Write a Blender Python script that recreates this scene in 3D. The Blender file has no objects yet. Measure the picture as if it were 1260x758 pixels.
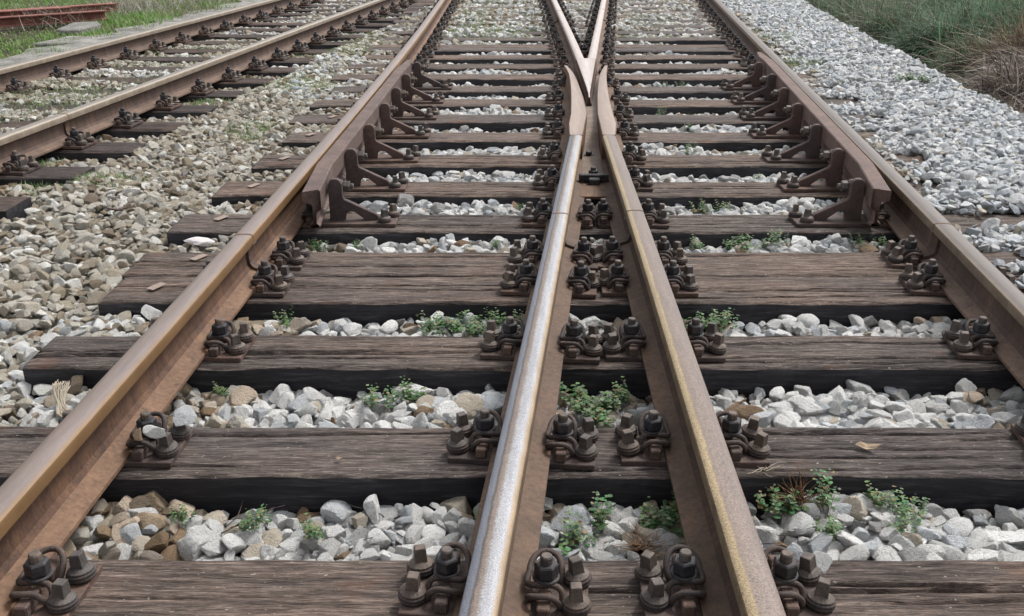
import bpy, bmesh, math, random
import numpy as np
from mathutils import Vector, Matrix, noise as mnoise

S = bpy.context.scene
COL = S.collection
rnd = random.Random(7)
rng = np.random.default_rng(11)

# ------------------------------------------------------------------ camera, sky, sun, exposure
cam = bpy.data.cameras.new('camera'); camo = bpy.data.objects.new('camera', cam); COL.objects.link(camo)
cam.sensor_width = 36; cam.lens = 36 * 1218 / 1260; cam.clip_end = 1000; cam.clip_start = .05
camo.location = (0, 0, 1.32); camo.rotation_euler = (math.radians(90 - 22.0), 0, 0)
S.camera = camo
w = bpy.data.worlds.new("World"); S.world = w; w.use_nodes = True
nt = w.node_tree; nt.nodes.clear()
sky = nt.nodes.new('ShaderNodeTexSky'); sky.sky_type = 'NISHITA'; sky.sun_disc = False
SUN_EL, SUN_AZ = 54, 48
sky.sun_elevation = math.radians(SUN_EL); sky.sun_rotation = math.radians(SUN_AZ)
sky.air_density = 1.0; sky.dust_density = 3.0; sky.ozone_density = 1.0
hs = nt.nodes.new('ShaderNodeHueSaturation'); hs.inputs['Saturation'].default_value = .22   # thin cloud greys the sky
bg = nt.nodes.new('ShaderNodeBackground'); bg.inputs['Strength'].default_value = .125
wo = nt.nodes.new('ShaderNodeOutputWorld')
nt.links.new(sky.outputs[0], hs.inputs['Color']); nt.links.new(hs.outputs[0], bg.inputs[0]); nt.links.new(bg.outputs[0], wo.inputs[0])
sl = bpy.data.lights.new('sun', 'SUN'); sl.energy = 1.5; sl.angle = math.radians(14); sl.color = (1, .98, .955)
so = bpy.data.objects.new('sun', sl); COL.objects.link(so)
az, el = math.radians(SUN_AZ), math.radians(SUN_EL)
sd = Vector((math.sin(az) * math.cos(el), math.cos(az) * math.cos(el), math.sin(el)))
so.rotation_euler = sd.to_track_quat('Z', 'Y').to_euler()
S.view_settings.view_transform = 'Standard'; S.view_settings.look = 'None'
S.view_settings.exposure = 1.0; S.view_settings.gamma = 1

# ------------------------------------------------------------------ track geometry (metres; sleeper tops at z = 0)
RT = .175                                             # rail top
def xRI(y): return .372 + .030 * y - .0014 * y * y if y < 10.7 else .5327 + .0002 * (y - 10.7)
def xL(y): return -1.088 + .036 * y - .0017 * y * y if y < 10.6 else -.8974 - .004 * (y - 10.6)
def xLI(y): return -.169 + .1035 * y
def xR(y): return 1.262 + .1055 * y
def xFR(y): return -3.32 + .110 * y                   # right edge of the head
def xFL(y): return -4.765 + .110 * y
SLY = [(1.674, .26), (2.275, .25), (2.905, .245), (3.463, .270), (3.750, .272), (4.30, .27), (4.89, .27), (5.49, .265),
       (6.13, .262), (6.70, .265), (7.29, .258), (7.88, .255), (8.49, .262), (9.10, .262), (9.69, .26), (10.24, .24), (10.50, .24)]
y = 10.50
while y < 21: y += .605; SLY.append((y, .26))
FSY = [5.26 - .612 * 2, 5.26 - .612]; y = 5.26
while y < 21: FSY.append(y); y += .612
def sl_x(i):
    y = SLY[i][0]
    j = [0, .01, -.01, .01, -.005, -.01, .02, .07, .10, .02, .05, .09, .0, .03, .06, .02, .05][i] if i < 17 else .02
    return -1.51 + j, (2.45 if i < 7 else 2.02 + .07 * y) + (i * 37 % 11 - 5) * .012

# ------------------------------------------------------------------ node helpers
def mat(name, rough=.7, metal=0.0, spec=.5):
    m = bpy.data.materials.new(name); m.use_nodes = True
    b = m.node_tree.nodes['Principled BSDF']
    b.inputs['Roughness'].default_value = rough; b.inputs['Metallic'].default_value = metal
    b.inputs['Specular IOR Level'].default_value = spec
    return m, m.node_tree.nodes, m.node_tree.links, b
def N(nd, t, **k):
    n = nd.new(t)
    for a, v in k.items():
        if hasattr(n, a): setattr(n, a, v)
        else: n.inputs[a.replace('_', ' ')].default_value = v
    return n
def ramp(nd, stops, interp='LINEAR'):
    r = nd.new('ShaderNodeValToRGB'); e = r.color_ramp; e.interpolation = interp
    while len(e.elements) < len(stops): e.elements.new(.5)
    for k, (p, c) in enumerate(stops):
        e.elements[k].position = p
        e.elements[k].color = (c, c, c, 1) if isinstance(c, (int, float)) else (*c, 1)
    return r
def mix(nd, lk, fac, a, b, mode='MIX'):
    m = nd.new('ShaderNodeMix'); m.data_type = 'RGBA'; m.blend_type = mode
    for k, v in ((0, fac), (6, a), (7, b)):
        s = m.inputs[k]
        if isinstance(v, bpy.types.NodeSocket): lk.new(v, s)
        elif isinstance(v, (int, float)): s.default_value = v if k == 0 else (v, v, v, 1)
        else: s.default_value = (*v, 1)
    return m.outputs[2]
def coords(nd, lk, scale=(1, 1, 1), kind='Object', rand=True):
    tc = nd.new('ShaderNodeTexCoord'); mp = nd.new('ShaderNodeMapping'); mp.inputs['Scale'].default_value = scale
    lk.new(tc.outputs[kind], mp.inputs[0])
    if rand:
        oi = nd.new('ShaderNodeObjectInfo'); mu = nd.new('ShaderNodeMath'); mu.operation = 'MULTIPLY'; mu.inputs[1].default_value = 37
        lk.new(oi.outputs['Random'], mu.inputs[0]); lk.new(mu.outputs[0], mp.inputs['Location'])
    return mp.outputs[0]
def noi(nd, lk, vec, scale, detail=4, rough=.6, dist=0):
    n = nd.new('ShaderNodeTexNoise'); n.inputs['Scale'].default_value = scale; n.inputs['Detail'].default_value = detail
    n.inputs['Roughness'].default_value = rough; n.inputs['Distortion'].default_value = dist
    lk.new(vec, n.inputs['Vector']); return n.outputs['Fac']
def bump(nd, lk, b, h, strength=.5, dist=.01):
    bm = nd.new('ShaderNodeBump'); bm.inputs['Strength'].default_value = strength; bm.inputs['Distance'].default_value = dist
    lk.new(h, bm.inputs['Height']); lk.new(bm.outputs[0], b.inputs['Normal'])

def rust_mat(name, c1, c2, c3, scale=14, rough=.75, metal=.0, fine=.35, streak=(1, 1, 1)):
    m, nd, lk, b = mat(name, rough, metal, .35)
    v = coords(nd, lk, streak)
    a = noi(nd, lk, v, scale, 7, .7, .3); f = noi(nd, lk, v, scale * 14, 3, .7); pt = noi(nd, lk, v, scale * 5, 5, .75)
    r = ramp(nd, [(.32, c1), (.5, c2), (.68, c3)]); lk.new(a, r.inputs[0])
    r2 = ramp(nd, [(.3, 1 - fine), (.7, 1 + fine)]); lk.new(f, r2.inputs[0])
    c = mix(nd, lk, 1.0, r.outputs[0], r2.outputs[0], 'MULTIPLY')
    oi = nd.new('ShaderNodeObjectInfo'); rv = ramp(nd, [(0, (.86, .88, .90)), (.5, (1, 1, 1)), (1, (1.12, 1.03, .96))] if 'rail' in name else [(0, (.76, .79, .84)), (.4, (.98, .97, .97)), (.75, (1.12, 1.04, .98)), (1, (1.12, 1.02, .95))]); lk.new(oi.outputs['Random'], rv.inputs[0])
    c = mix(nd, lk, 1.0, c, rv.outputs[0], 'MULTIPLY')
    rp = ramp(nd, [(.30, .45), (.42, .95), (.62, 1.05), (.72, 1.3)]); lk.new(pt, rp.inputs[0])
    c = mix(nd, lk, 1.0, c, rp.outputs[0], 'MULTIPLY'); lk.new(c, b.inputs['Base Color'])
    ad = nd.new('ShaderNodeMath'); ad.operation = 'ADD'; lk.new(f, ad.inputs[0]); lk.new(pt, ad.inputs[1])
    bump(nd, lk, b, ad.outputs[0], .5, .002)
    return m
M = {}
M['rail'] = rust_mat('rail_rust', (.080, .049, .033), (.112, .068, .044), (.155, .092, .055), 5, fine=.25)
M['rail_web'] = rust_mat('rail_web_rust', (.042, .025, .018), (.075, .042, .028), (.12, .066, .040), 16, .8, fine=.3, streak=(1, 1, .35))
M['rail_far'] = rust_mat('rail_dull', (.085, .060, .047), (.115, .082, .063), (.155, .108, .080), 7, fine=.25)
M['rail_warm'] = rust_mat('rail_warm', (.11, .062, .038), (.155, .088, .053), (.21, .12, .068), 5, fine=.25)
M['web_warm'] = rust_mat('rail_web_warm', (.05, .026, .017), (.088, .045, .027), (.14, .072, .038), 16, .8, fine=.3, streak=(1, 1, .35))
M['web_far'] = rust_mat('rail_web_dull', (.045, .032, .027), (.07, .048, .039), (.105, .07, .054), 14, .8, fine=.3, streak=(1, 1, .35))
M['plate'] = rust_mat('base_plate_rust', (.050, .036, .031), (.085, .058, .047), (.12, .078, .062), 16)
M['clip'] = rust_mat('clip_steel', (.032, .026, .025), (.058, .045, .04), (.09, .066, .055), 30)
M['nut'] = rust_mat('nut_steel', (.024, .024, .028), (.042, .041, .045), (.075, .068, .066), 40, .5, .3)
M['screw'] = rust_mat('screw_steel', (.062, .053, .047), (.10, .084, .073), (.155, .125, .105), 35, .62, .2)
M['chair'] = rust_mat('chair_iron', (.055, .038, .035), (.08, .054, .048), (.11, .072, .062), 12)
M['check'] = rust_mat('check_rail_rust', (.07, .047, .041), (.10, .067, .057), (.14, .093, .077), 8)
M['cast'] = rust_mat('cast_steel', (.10, .078, .062), (.145, .112, .087), (.20, .155, .115), 12, .6, .2)
M['beam'] = rust_mat('old_beam_rust', (.15, .055, .042), (.22, .085, .066), (.30, .13, .10), 6, .85)

def head_mat(name, stops, speck=.25, speck_scale=420, metal=.55, rough=.38):
    # wear bands across the running surface; UV u = metres across the head * 10 + .5
    m, nd, lk, b = mat(name, rough, metal)
    uv = nd.new('ShaderNodeUVMap'); uv.uv_map = 'UVMap'
    sx = nd.new('ShaderNodeSeparateXYZ'); lk.new(uv.outputs[0], sx.inputs[0])
    v = coords(nd, lk, (1, 1, 1), rand=False)
    wob = noi(nd, lk, v, 14, 4, .65); fn = noi(nd, lk, v, speck_scale, 2, .8)
    lo = noi(nd, lk, coords(nd, lk, (18, 1.2, 1), rand=False), 3, 5, .7)
    ma = nd.new('ShaderNodeMath'); ma.operation = 'MULTIPLY_ADD'; ma.inputs[1].default_value = .10; lk.new(wob, ma.inputs[0])
    ad = nd.new('ShaderNodeMath'); ad.operation = 'SUBTRACT'; ad.inputs[1].default_value = .05
    lk.new(sx.outputs[0], ma.inputs[2]); lk.new(ma.outputs[0], ad.inputs[0])
    fa = nd.new('ShaderNodeMath'); fa.operation = 'MULTIPLY_ADD'; fa.inputs[1].default_value = .10
    lk.new(fn, fa.inputs[0]); lk.new(ad.outputs[0], fa.inputs[2])
    f2 = nd.new('ShaderNodeMath'); f2.operation = 'SUBTRACT'; f2.inputs[1].default_value = .05; lk.new(fa.outputs[0], f2.inputs[0])
    r = ramp(nd, stops); lk.new(f2.outputs[0], r.inputs[0])
    r2 = ramp(nd, [(.3, 1 - speck), (.7, 1 + speck)]); lk.new(fn, r2.inputs[0])
    r3 = ramp(nd, [(.3, .82), (.7, 1.15)]); lk.new(lo, r3.inputs[0])
    c = mix(nd, lk, 1.0, r.outputs[0], r2.outputs[0], 'MULTIPLY'); c = mix(nd, lk, 1.0, c, r3.outputs[0], 'MULTIPLY')
    lk.new(c, b.inputs['Base Color'])
    rr = ramp(nd, [(.3, rough - .08), (.7, rough + .14)]); lk.new(fn, rr.inputs[0]); lk.new(rr.outputs[0], b.inputs['Roughness'])
    bump(nd, lk, b, fn, .2, .0008)
    return m
# u positions: head spans 0.14 .. 0.86
HM = {}
BR = (.17, .115, .08)
HM['LI'] = head_mat('worn_head_speckled', [(.15, (.10, .105, .125)), (.30, (.125, .13, .15)), (.335, (.05, .038, .03)), (.38, (.13, .10, .085)), (.45, (.16, .125, .10)), (.52, (.25, .25, .26)), (.70, (.30, .30, .315)), (.79, (.26, .18, .10)), (.86, (.10, .065, .04))], .5, speck_scale=380, metal=.15, rough=.58)
HM['RI'] = head_mat('worn_head_golden', [(.12, (.10, .07, .05)), (.17, (.25, .185, .105)), (.30, (.31, .235, .135)), (.36, (.155, .118, .094)), (.62, (.165, .127, .108)), (.70, (.13, .10, .085)), (.88, (.125, .09, .072))], .6, speck_scale=260, metal=.3, rough=.5)
HM['L'] = head_mat('worn_head_mauve', [(.12, (.10, .07, .055)), (.22, (.15, .11, .085)), (.34, (.18, .138, .115)), (.66, (.21, .17, .155)), (.78, (.19, .14, .105)), (.82, (.19, .11, .05)), (.9, (.135, .072, .028))], .2, metal=.3, rough=.48)
HM['R'] = head_mat('worn_head_dull', [(.12, (.11, .075, .05)), (.17, (.22, .17, .12)), (.23, (.13, .10, .078)), (.32, (.06, .048, .04)), (.52, (.09, .073, .062)), (.72, (.105, .086, .072)), (.80, (.06, .048, .04)), (.88, (.05, .04, .033))], .2, metal=.3, rough=.5)
HM['F'] = head_mat('worn_head_tan', [(.12, (.26, .23, .19)), (.22, (.32, .285, .235)), (.34, (.17, .145, .12)), (.66, (.20, .17, .14)), (.80, (.34, .29, .225)), (.86, (.19, .15, .11)), (.9, (.12, .085, .06))], .2, metal=.25, rough=.5)
HM['V'] = head_mat('polished_head', [(.12, (.20, .145, .12)), (.25, (.31, .25, .22)), (.5, (.42, .375, .35)), (.8, (.33, .265, .225)), (.9, (.2, .14, .11))], .12, metal=.3, rough=.45)
HM['W'] = head_mat('wing_head', [(.12, (.17, .12, .09)), (.3, (.23, .17, .135)), (.6, (.28, .215, .175)), (.9, (.19, .135, .10))], .12, metal=.3, rough=.5)

def wood_mats():
    m, nd, lk, b = mat('weathered_timber', .85, 0, .25)
    g = noi(nd, lk, coords(nd, lk, (10, 150, 14)), 1, 5, .75, .5); g2 = noi(nd, lk, coords(nd, lk, (38, 520, 30)), 1, 3, .75)
    lo = noi(nd, lk, coords(nd, lk, (1.1, 4, 1)), 1, 5, .6); md = noi(nd, lk, coords(nd, lk, (2.2, 34, 5)), 1, 4, .6, .8)
    r = ramp(nd, [(.30, (.018, .015, .014)), (.42, (.062, .051, .046)), (.54, (.118, .099, .088)), (.70, (.26, .228, .202))]); lk.new(g, r.inputs[0])
    r2 = ramp(nd, [(.34, .45), (.5, 1.0), (.68, 1.5)]); lk.new(g2, r2.inputs[0])
    r3 = ramp(nd, [(.30, (.55, .56, .60)), (.46, (.92, .92, .93)), (.70, (1.28, 1.18, 1.10))]); lk.new(lo, r3.inputs[0])
    r4 = ramp(nd, [(.30, .5), (.46, .95), (.7, 1.2)]); lk.new(md, r4.inputs[0])
    c = mix(nd, lk, 1, r.outputs[0], r2.outputs[0], 'MULTIPLY'); c = mix(nd, lk, 1, c, r3.outputs[0], 'MULTIPLY'); c = mix(nd, lk, 1, c, r4.outputs[0], 'MULTIPLY')
    oi = nd.new('ShaderNodeObjectInfo'); rv = ramp(nd, [(0, (.86, .86, .90)), (.35, (1.02, .98, .95)), (.7, (1.16, 1.04, .96)), (1, (1.0, .93, .86))]); lk.new(oi.outputs['Random'], rv.inputs[0])
    c = mix(nd, lk, 1, c, rv.outputs[0], 'MULTIPLY')
    sn = noi(nd, lk, coords(nd, lk, (1, 1.5, 1)), 4.5, 4, .6); rn = ramp(nd, [(.60, 0), (.74, .5)]); lk.new(sn, rn.inputs[0])
    c = mix(nd, lk, rn.outputs[0], c, (.15, .07, .04))
    sp = noi(nd, lk, coords(nd, lk, (1, 2.2, 1)), 75, 2, .5); rs = ramp(nd, [(.70, 0), (.76, .8)]); lk.new(sp, rs.inputs[0])
    c = mix(nd, lk, rs.outputs[0], c, (.46, .40, .33)); lk.new(c, b.inputs['Base Color'])
    ad = nd.new('ShaderNodeMath'); ad.operation = 'ADD'; lk.new(g, ad.inputs[0]); lk.new(g2, ad.inputs[1])
    bump(nd, lk, b, ad.outputs[0], 1.0, .004)
    M['wood'] = m
    m, nd, lk, b = mat('tarred_timber_side', .62, 0, .4)
    v = coords(nd, lk, (1, 6, 11)); g = noi(nd, lk, v, 6, 8, .75, .4)
    r = ramp(nd, [(.3, (.006, .006, .008)), (.5, (.016, .015, .018)), (.60, (.038, .036, .040)), (.72, (.095, .085, .082))]); lk.new(g, r.inputs[0]); 
    sc = noi(nd, lk, coords(nd, lk, (6, 6, .8)), 18, 4, .8); rs = ramp(nd, [(.66, 0), (.8, .5)]); lk.new(sc, rs.inputs[0])
    lk.new(mix(nd, lk, rs.outputs[0], r.outputs[0], (.09, .085, .085)), b.inputs['Base Color'])
    bump(nd, lk, b, g, .6, .006); M['tar'] = m
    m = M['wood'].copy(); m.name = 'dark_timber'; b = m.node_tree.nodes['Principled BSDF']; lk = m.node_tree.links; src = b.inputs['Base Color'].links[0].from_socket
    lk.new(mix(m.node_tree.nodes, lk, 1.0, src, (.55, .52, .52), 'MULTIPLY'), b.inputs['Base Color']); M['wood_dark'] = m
wood_mats()

def stone_mat(name, inst):
    m, nd, lk, b = mat(name, .8, 0, .3)
    if inst:
        at = nd.new('ShaderNodeAttribute'); at.attribute_type = 'INSTANCER'; at.attribute_name = 'tint'; tint = at.outputs['Color']
    else:
        oi = nd.new('ShaderNodeObjectInfo'); tint = oi.outputs['Color']
    # object coordinates of a unit stone, shifted per stone
    tc = nd.new('ShaderNodeTexCoord'); o2 = nd.new('ShaderNodeObjectInfo'); mu = nd.new('ShaderNodeVectorMath'); mu.operation = 'ADD'
    m3 = nd.new('ShaderNodeMath'); m3.operation = 'MULTIPLY'; m3.inputs[1].default_value = 90; lk.new(o2.outputs['Random'], m3.inputs[0])
    lk.new(tc.outputs['Object'], mu.inputs[0]); lk.new(m3.outputs[0], mu.inputs[1]); v = mu.outputs[0]
    a = noi(nd, lk, v, 1.3, 6, .7, .9); f = noi(nd, lk, v, 6, 5, .75)
    r = ramp(nd, [(.3, .58), (.42, .98), (.6, 1.08), (.72, 1.15)]); lk.new(a, r.inputs[0])
    r2 = ramp(nd, [(.3, .74), (.5, 1.02), (.7, 1.2)]); lk.new(f, r2.inputs[0])
    c = mix(nd, lk, 1, tint, r.outputs[0], 'MULTIPLY'); c = mix(nd, lk, 1, c, r2.outputs[0], 'MULTIPLY')
    st = noi(nd, lk, v, .9, 5, .7); rs = ramp(nd, [(.58, 0), (.74, .4)]); lk.new(st, rs.inputs[0])
    c = mix(nd, lk, rs.outputs[0], c, (.34, .27, .19)); lk.new(c, b.inputs['Base Color'])
    bump(nd, lk, b, f, .7, .12)
    return m
M['stone_i'] = stone_mat('ballast_stone_spread', True); M['stone_o'] = stone_mat('ballast_stone', False)

def soil(name, a, b_, c_, s=3):
    m, nd, lk, b = mat(name, .95, 0, .1)
    v = coords(nd, lk, rand=False); n1 = noi(nd, lk, v, s, 8, .7); n2 = noi(nd, lk, v, s * 30, 4, .7)
    r = ramp(nd, [(.35, a), (.5, b_), (.65, c_)]); lk.new(n1, r.inputs[0]); r2 = ramp(nd, [(.3, .5), (.7, 1.4)]); lk.new(n2, r2.inputs[0])
    lk.new(mix(nd, lk, 1, r.outputs[0], r2.outputs[0], 'MULTIPLY'), b.inputs['Base Color']); bump(nd, lk, b, n2, 1, .02); return m
M['bed'] = soil('ballast_dirt', (.05, .04, .032), (.08, .065, .05), (.11, .09, .07))
M['ground'] = soil('ground_soil', (.045, .05, .022), (.085, .085, .045), (.12, .105, .07), 1.5)
M['concrete'] = soil('rough_concrete', (.17, .165, .15), (.28, .27, .245), (.40, .385, .35), 4)

def leaf_mat(name, rough=.55, trans=.25):
    m, nd, lk, b = mat(name, rough, 0, .3)
    at = nd.new('ShaderNodeAttribute'); at.attribute_name = 'tint'; lk.new(at.outputs['Color'], b.inputs['Base Color'])
    tr = nd.new('ShaderNodeBsdfTranslucent'); lk.new(at.outputs['Color'], tr.inputs[0])
    ms = nd.new('ShaderNodeMixShader'); ms.inputs[0].default_value = trans
    lk.new(b.outputs[0], ms.inputs[1]); lk.new(tr.outputs[0], ms.inputs[2]); lk.new(ms.outputs[0], nd['Material Output'].inputs[0])
    return m
M['leaf'] = leaf_mat('plant_green'); M['twig'] = leaf_mat('dry_stem', .8, .05)
def plain(name, c, rough=.8, var=.3, sc=30):
    m, nd, lk, b = mat(name, rough, 0, .3); v = coords(nd, lk); n = noi(nd, lk, v, sc, 5, .7)
    r = ramp(nd, [(.3, tuple(q * (1 - var) for q in c)), (.7, tuple(q * (1 + var) for q in c))]); lk.new(n, r.inputs[0])
    lk.new(r.outputs[0], b.inputs['Base Color']); bump(nd, lk, b, n, .5, .004); return m
M['tag'] = plain('tan_tag', (.25, .19, .155), .7, .2)
M['husk'] = plain('dry_husk', (.36, .31, .24)); M['scrap'] = plain('pale_scrap', (.62, .58, .56), .5, .35, 60)
M['dryleaf'] = plain('dry_leaf', (.30, .22, .15)); M['deadbrown'] = plain('dead_brown', (.16, .09, .05), .9, .4)
M['weld'] = rust_mat('weld_rust', (.04, .028, .024), (.07, .045, .035), (.13, .08, .05), 40)

# ------------------------------------------------------------------ mesh helpers
def np_mesh(name, V, F, mats=(), smooth=False, mi=None):
    me = bpy.data.meshes.new(name); V = np.asarray(V, float); F = np.asarray(F, np.int64); k = F.shape[1]
    me.vertices.add(len(V)); me.vertices.foreach_set('co', V.ravel())
    me.loops.add(F.size); me.loops.foreach_set('vertex_index', F.ravel().astype(np.int32))
    me.polygons.add(len(F)); me.polygons.foreach_set('loop_start', np.arange(0, F.size, k, dtype=np.int32))
    me.polygons.foreach_set('loop_total', np.full(len(F), k, np.int32))
    for m_ in mats: me.materials.append(m_)
    if mi is not None: me.polygons.foreach_set('material_index', np.asarray(mi, np.int32))
    me.polygons.foreach_set('use_smooth', np.full(len(F), smooth)); me.update(); me.validate(); return me
def py_mesh(name, V, F, mats, smooth=False):
    me = bpy.data.meshes.new(name); me.from_pydata([tuple(v) for v in V], [], F)
    for m_ in mats: me.materials.append(m_)
    if smooth: me.polygons.foreach_set('use_smooth', [True] * len(me.polygons))
    me.update(); return me
def link(name, me, parent=None, loc=(0, 0, 0), rz=0, rx=0, ry=0):
    o = bpy.data.objects.new(name, me); COL.objects.link(o); o.location = loc; o.rotation_euler = (rx, ry, rz)
    if parent: o.parent = parent
    return o
def tag(o, label, cat, group=None):
    o['label'] = label; o['category'] = cat
    if group: o['group'] = group
    return o
def root(name, loc=(0, 0, 0), rz=0): return link(name, None, None, loc, rz)
def bevel(me, w_=.002, seg=1, ang=30):
    bm = bmesh.new(); bm.from_mesh(me)
    es = [e for e in bm.edges if len(e.link_faces) == 2 and e.calc_face_angle(0) > math.radians(ang)]
    bmesh.ops.bevel(bm, geom=es, offset=w_, segments=seg, affect='EDGES', clamp_overlap=True)
    bm.to_mesh(me); bm.free(); return me
def box_me(name, x0, x1, y0, y1, z0, z1, m, bw=.002):
    V = [(x, y, z) for z in (z0, z1) for y in (y0, y1) for x in (x0, x1)]
    F = [(0, 2, 3, 1), (4, 5, 7, 6), (0, 1, 5, 4), (2, 6, 7, 3), (0, 4, 6, 2), (1, 3, 7, 5)]
    me = py_mesh(name, V, F, [m]); return bevel(me, bw) if bw else me
def prism(name, poly, y0, y1, m, bw=.002):            # polygon in x-z, extruded along y
    n = len(poly); V = [(x, y0, z) for x, z in poly] + [(x, y1, z) for x, z in poly]
    F = [tuple(range(n)), tuple(range(2 * n - 1, n - 1, -1))] + [(i, i + n, (i + 1) % n + n, (i + 1) % n) for i in range(n)]
    me = py_mesh(name, V, F, [m])
    bm = bmesh.new(); bm.from_mesh(me); bmesh.ops.recalc_face_normals(bm, faces=bm.faces[:]); bm.to_mesh(me); bm.free()
    return bevel(me, bw) if bw else me
def slab(name, poly, z0, z1, m, bw=.003):             # polygon in x-y, extruded up; z1 may be a list
    n = len(poly); zt = z1 if isinstance(z1, (list, tuple)) else [z1] * n
    V = [(x, y, z0) for x, y in poly] + [(p[0], p[1], zt[i]) for i, p in enumerate(poly)]
    F = [tuple(range(n - 1, -1, -1)), tuple(range(n, 2 * n))] + [(i, (i + 1) % n, (i + 1) % n + n, i + n) for i in range(n)]
    me = py_mesh(name, V, F, [m])
    bm = bmesh.new(); bm.from_mesh(me); bmesh.ops.recalc_face_normals(bm, faces=bm.faces[:]); bm.to_mesh(me); bm.free()
    return bevel(me, bw) if bw else me
def lathe(name, prof, n, m, smooth=False, rot=0):     # prof [(r,z)]; closed top and bottom
    V, F = [], []
    for r, z in prof:
        for k in range(n): a = 2 * math.pi * k / n + rot; V.append((r * math.cos(a), r * math.sin(a), z))
    for i in range(len(prof) - 1):
        for k in range(n): F.append((i * n + k, i * n + (k + 1) % n, (i + 1) * n + (k + 1) % n, (i + 1) * n + k))
    F.append(tuple(range(n - 1, -1, -1))); F.append(tuple((len(prof) - 1) * n + k for k in range(n)))
    return py_mesh(name, V, F, [m], smooth)
def tube(name, pts, r, m, ns=7, sub=4):
    P = [Vector(p) for p in pts]; C = []
    for i in range(len(P) - 1):                        # Catmull-Rom
        p0, p1, p2, p3 = P[max(i - 1, 0)], P[i], P[i + 1], P[min(i + 2, len(P) - 1)]
        for s in range(sub):
            t = s / sub; C.append(.5 * ((2 * p1) + (p2 - p0) * t + (2 * p0 - 5 * p1 + 4 * p2 - p3) * t * t + (3 * p1 - p0 - 3 * p2 + p3) * t ** 3))
    C.append(P[-1]); V, F = [], []; up = Vector((.1, .2, 1)).normalized(); prev = None
    for i, c in enumerate(C):
        d = (C[min(i + 1, len(C) - 1)] - C[max(i - 1, 0)]).normalized()
        if prev is None: u = d.cross(up).normalized()
        else: u = (prev - d * prev.dot(d)).normalized()
        prev = u; v = d.cross(u)
        rr = r(i / (len(C) - 1)) if callable(r) else r
        for k in range(ns): a = 2 * math.pi * k / ns; V.append(c + rr * (math.cos(a) * u + math.sin(a) * v))
    for i in range(len(C) - 1):
        for k in range(ns): F.append((i * ns + k, i * ns + (k + 1) % ns, (i + 1) * ns + (k + 1) % ns, (i + 1) * ns + k))
    F.append(tuple(range(ns - 1, -1, -1))); F.append(tuple((len(C) - 1) * ns + k for k in range(ns)))
    return py_mesh(name, V, F, [m], True)
def join_me(name, items, mats):                        # items: (mesh, matrix, material index)
    bm = bmesh.new()
    for me, mx, mi in items:
        t = bmesh.new(); t.from_mesh(me); t.transform(mx)
        tmp = bpy.data.meshes.new('tmp'); t.to_mesh(tmp); t.free()
        n0 = len(bm.faces); bm.from_mesh(tmp); bm.faces.ensure_lookup_table()
        for f in bm.faces[n0:]: f.material_index = mi
        bpy.data.meshes.remove(tmp)
    out = bpy.data.meshes.new(name); bm.to_mesh(out); bm.free()
    for m_ in mats: out.materials.append(m_)
    return out

# ------------------------------------------------------------------ ballast level
def smooth(a, b, t): t = np.clip((t - a) / (b - a), 0, 1); return t * t * (3 - 2 * t)
def vnoise(x, y, s, seed=0):
    x = np.asarray(x, float) / s + seed * 17.3; y = np.asarray(y, float) / s + seed * 9.1
    xi, yi = np.floor(x).astype(np.int64), np.floor(y).astype(np.int64); fx, fy = x - xi, y - yi
    fx = fx * fx * (3 - 2 * fx); fy = fy * fy * (3 - 2 * fy)
    def h(i, j): n = (i * 374761393 + j * 668265263 + seed * 974711) & 0x7fffffff; n = ((n ^ (n >> 13)) * 1274126177) & 0x7fffffff; return ((n ^ (n >> 16)) % 10007) / 10007.
    return (h(xi, yi) * (1 - fx) * (1 - fy) + h(xi + 1, yi) * fx * (1 - fy) + h(xi, yi + 1) * (1 - fx) * fy + h(xi + 1, yi + 1) * fx * fy) - .5
XRI = lambda y: np.where(y < 10.7, .372 + .030 * y - .0014 * y * y, .5327)
XL = lambda y: np.where(y < 10.6, -1.088 + .036 * y - .0017 * y * y, -.8974)
def edge_x(y): return 2.68 + .105 * y
def H(x, y):
    x = np.asarray(x, float); y = np.asarray(y, float)
    n = vnoise(x, y, .5, 1) * .05 + vnoise(x, y, .19, 2) * .026
    hc = -.092 + .030 * smooth(2.2, 4.5, y)
    hc = hc + (-.012 - hc) * smooth(10.75, 11.5, y)
    hl = -.062 + .030 * smooth(3, 8, y) + .015 * smooth(8, 12, y)
    hl = hl + .020 * smooth(.1, .45, XL(y) - x - .45)
    dfr = x - (-3.32 + .11 * y)
    hf = -.004 - .034 * smooth(8, 10.5, y)
    hl = np.where(dfr < -.05, hf, np.where((dfr < .47), -.066, hl))
    dR = x - (1.262 + .1055 * y)
    hr = .004 + .026 * smooth(.25, .7, dR) - .045 * smooth(.55, .1, dR) * 0
    h = np.where(x < XL(y) - .05, hl, np.where(dR > .06, hr, hc))
    e = x - edge_x(y)
    h = h + n * np.where(dR > .06, .65, 1.0)
    h = np.where(e > 0, h - .95 * e, h)
    h = np.where(dfr < -1.9, -.01 + n * .5, h)
    return np.maximum(h, -.42)
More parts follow.
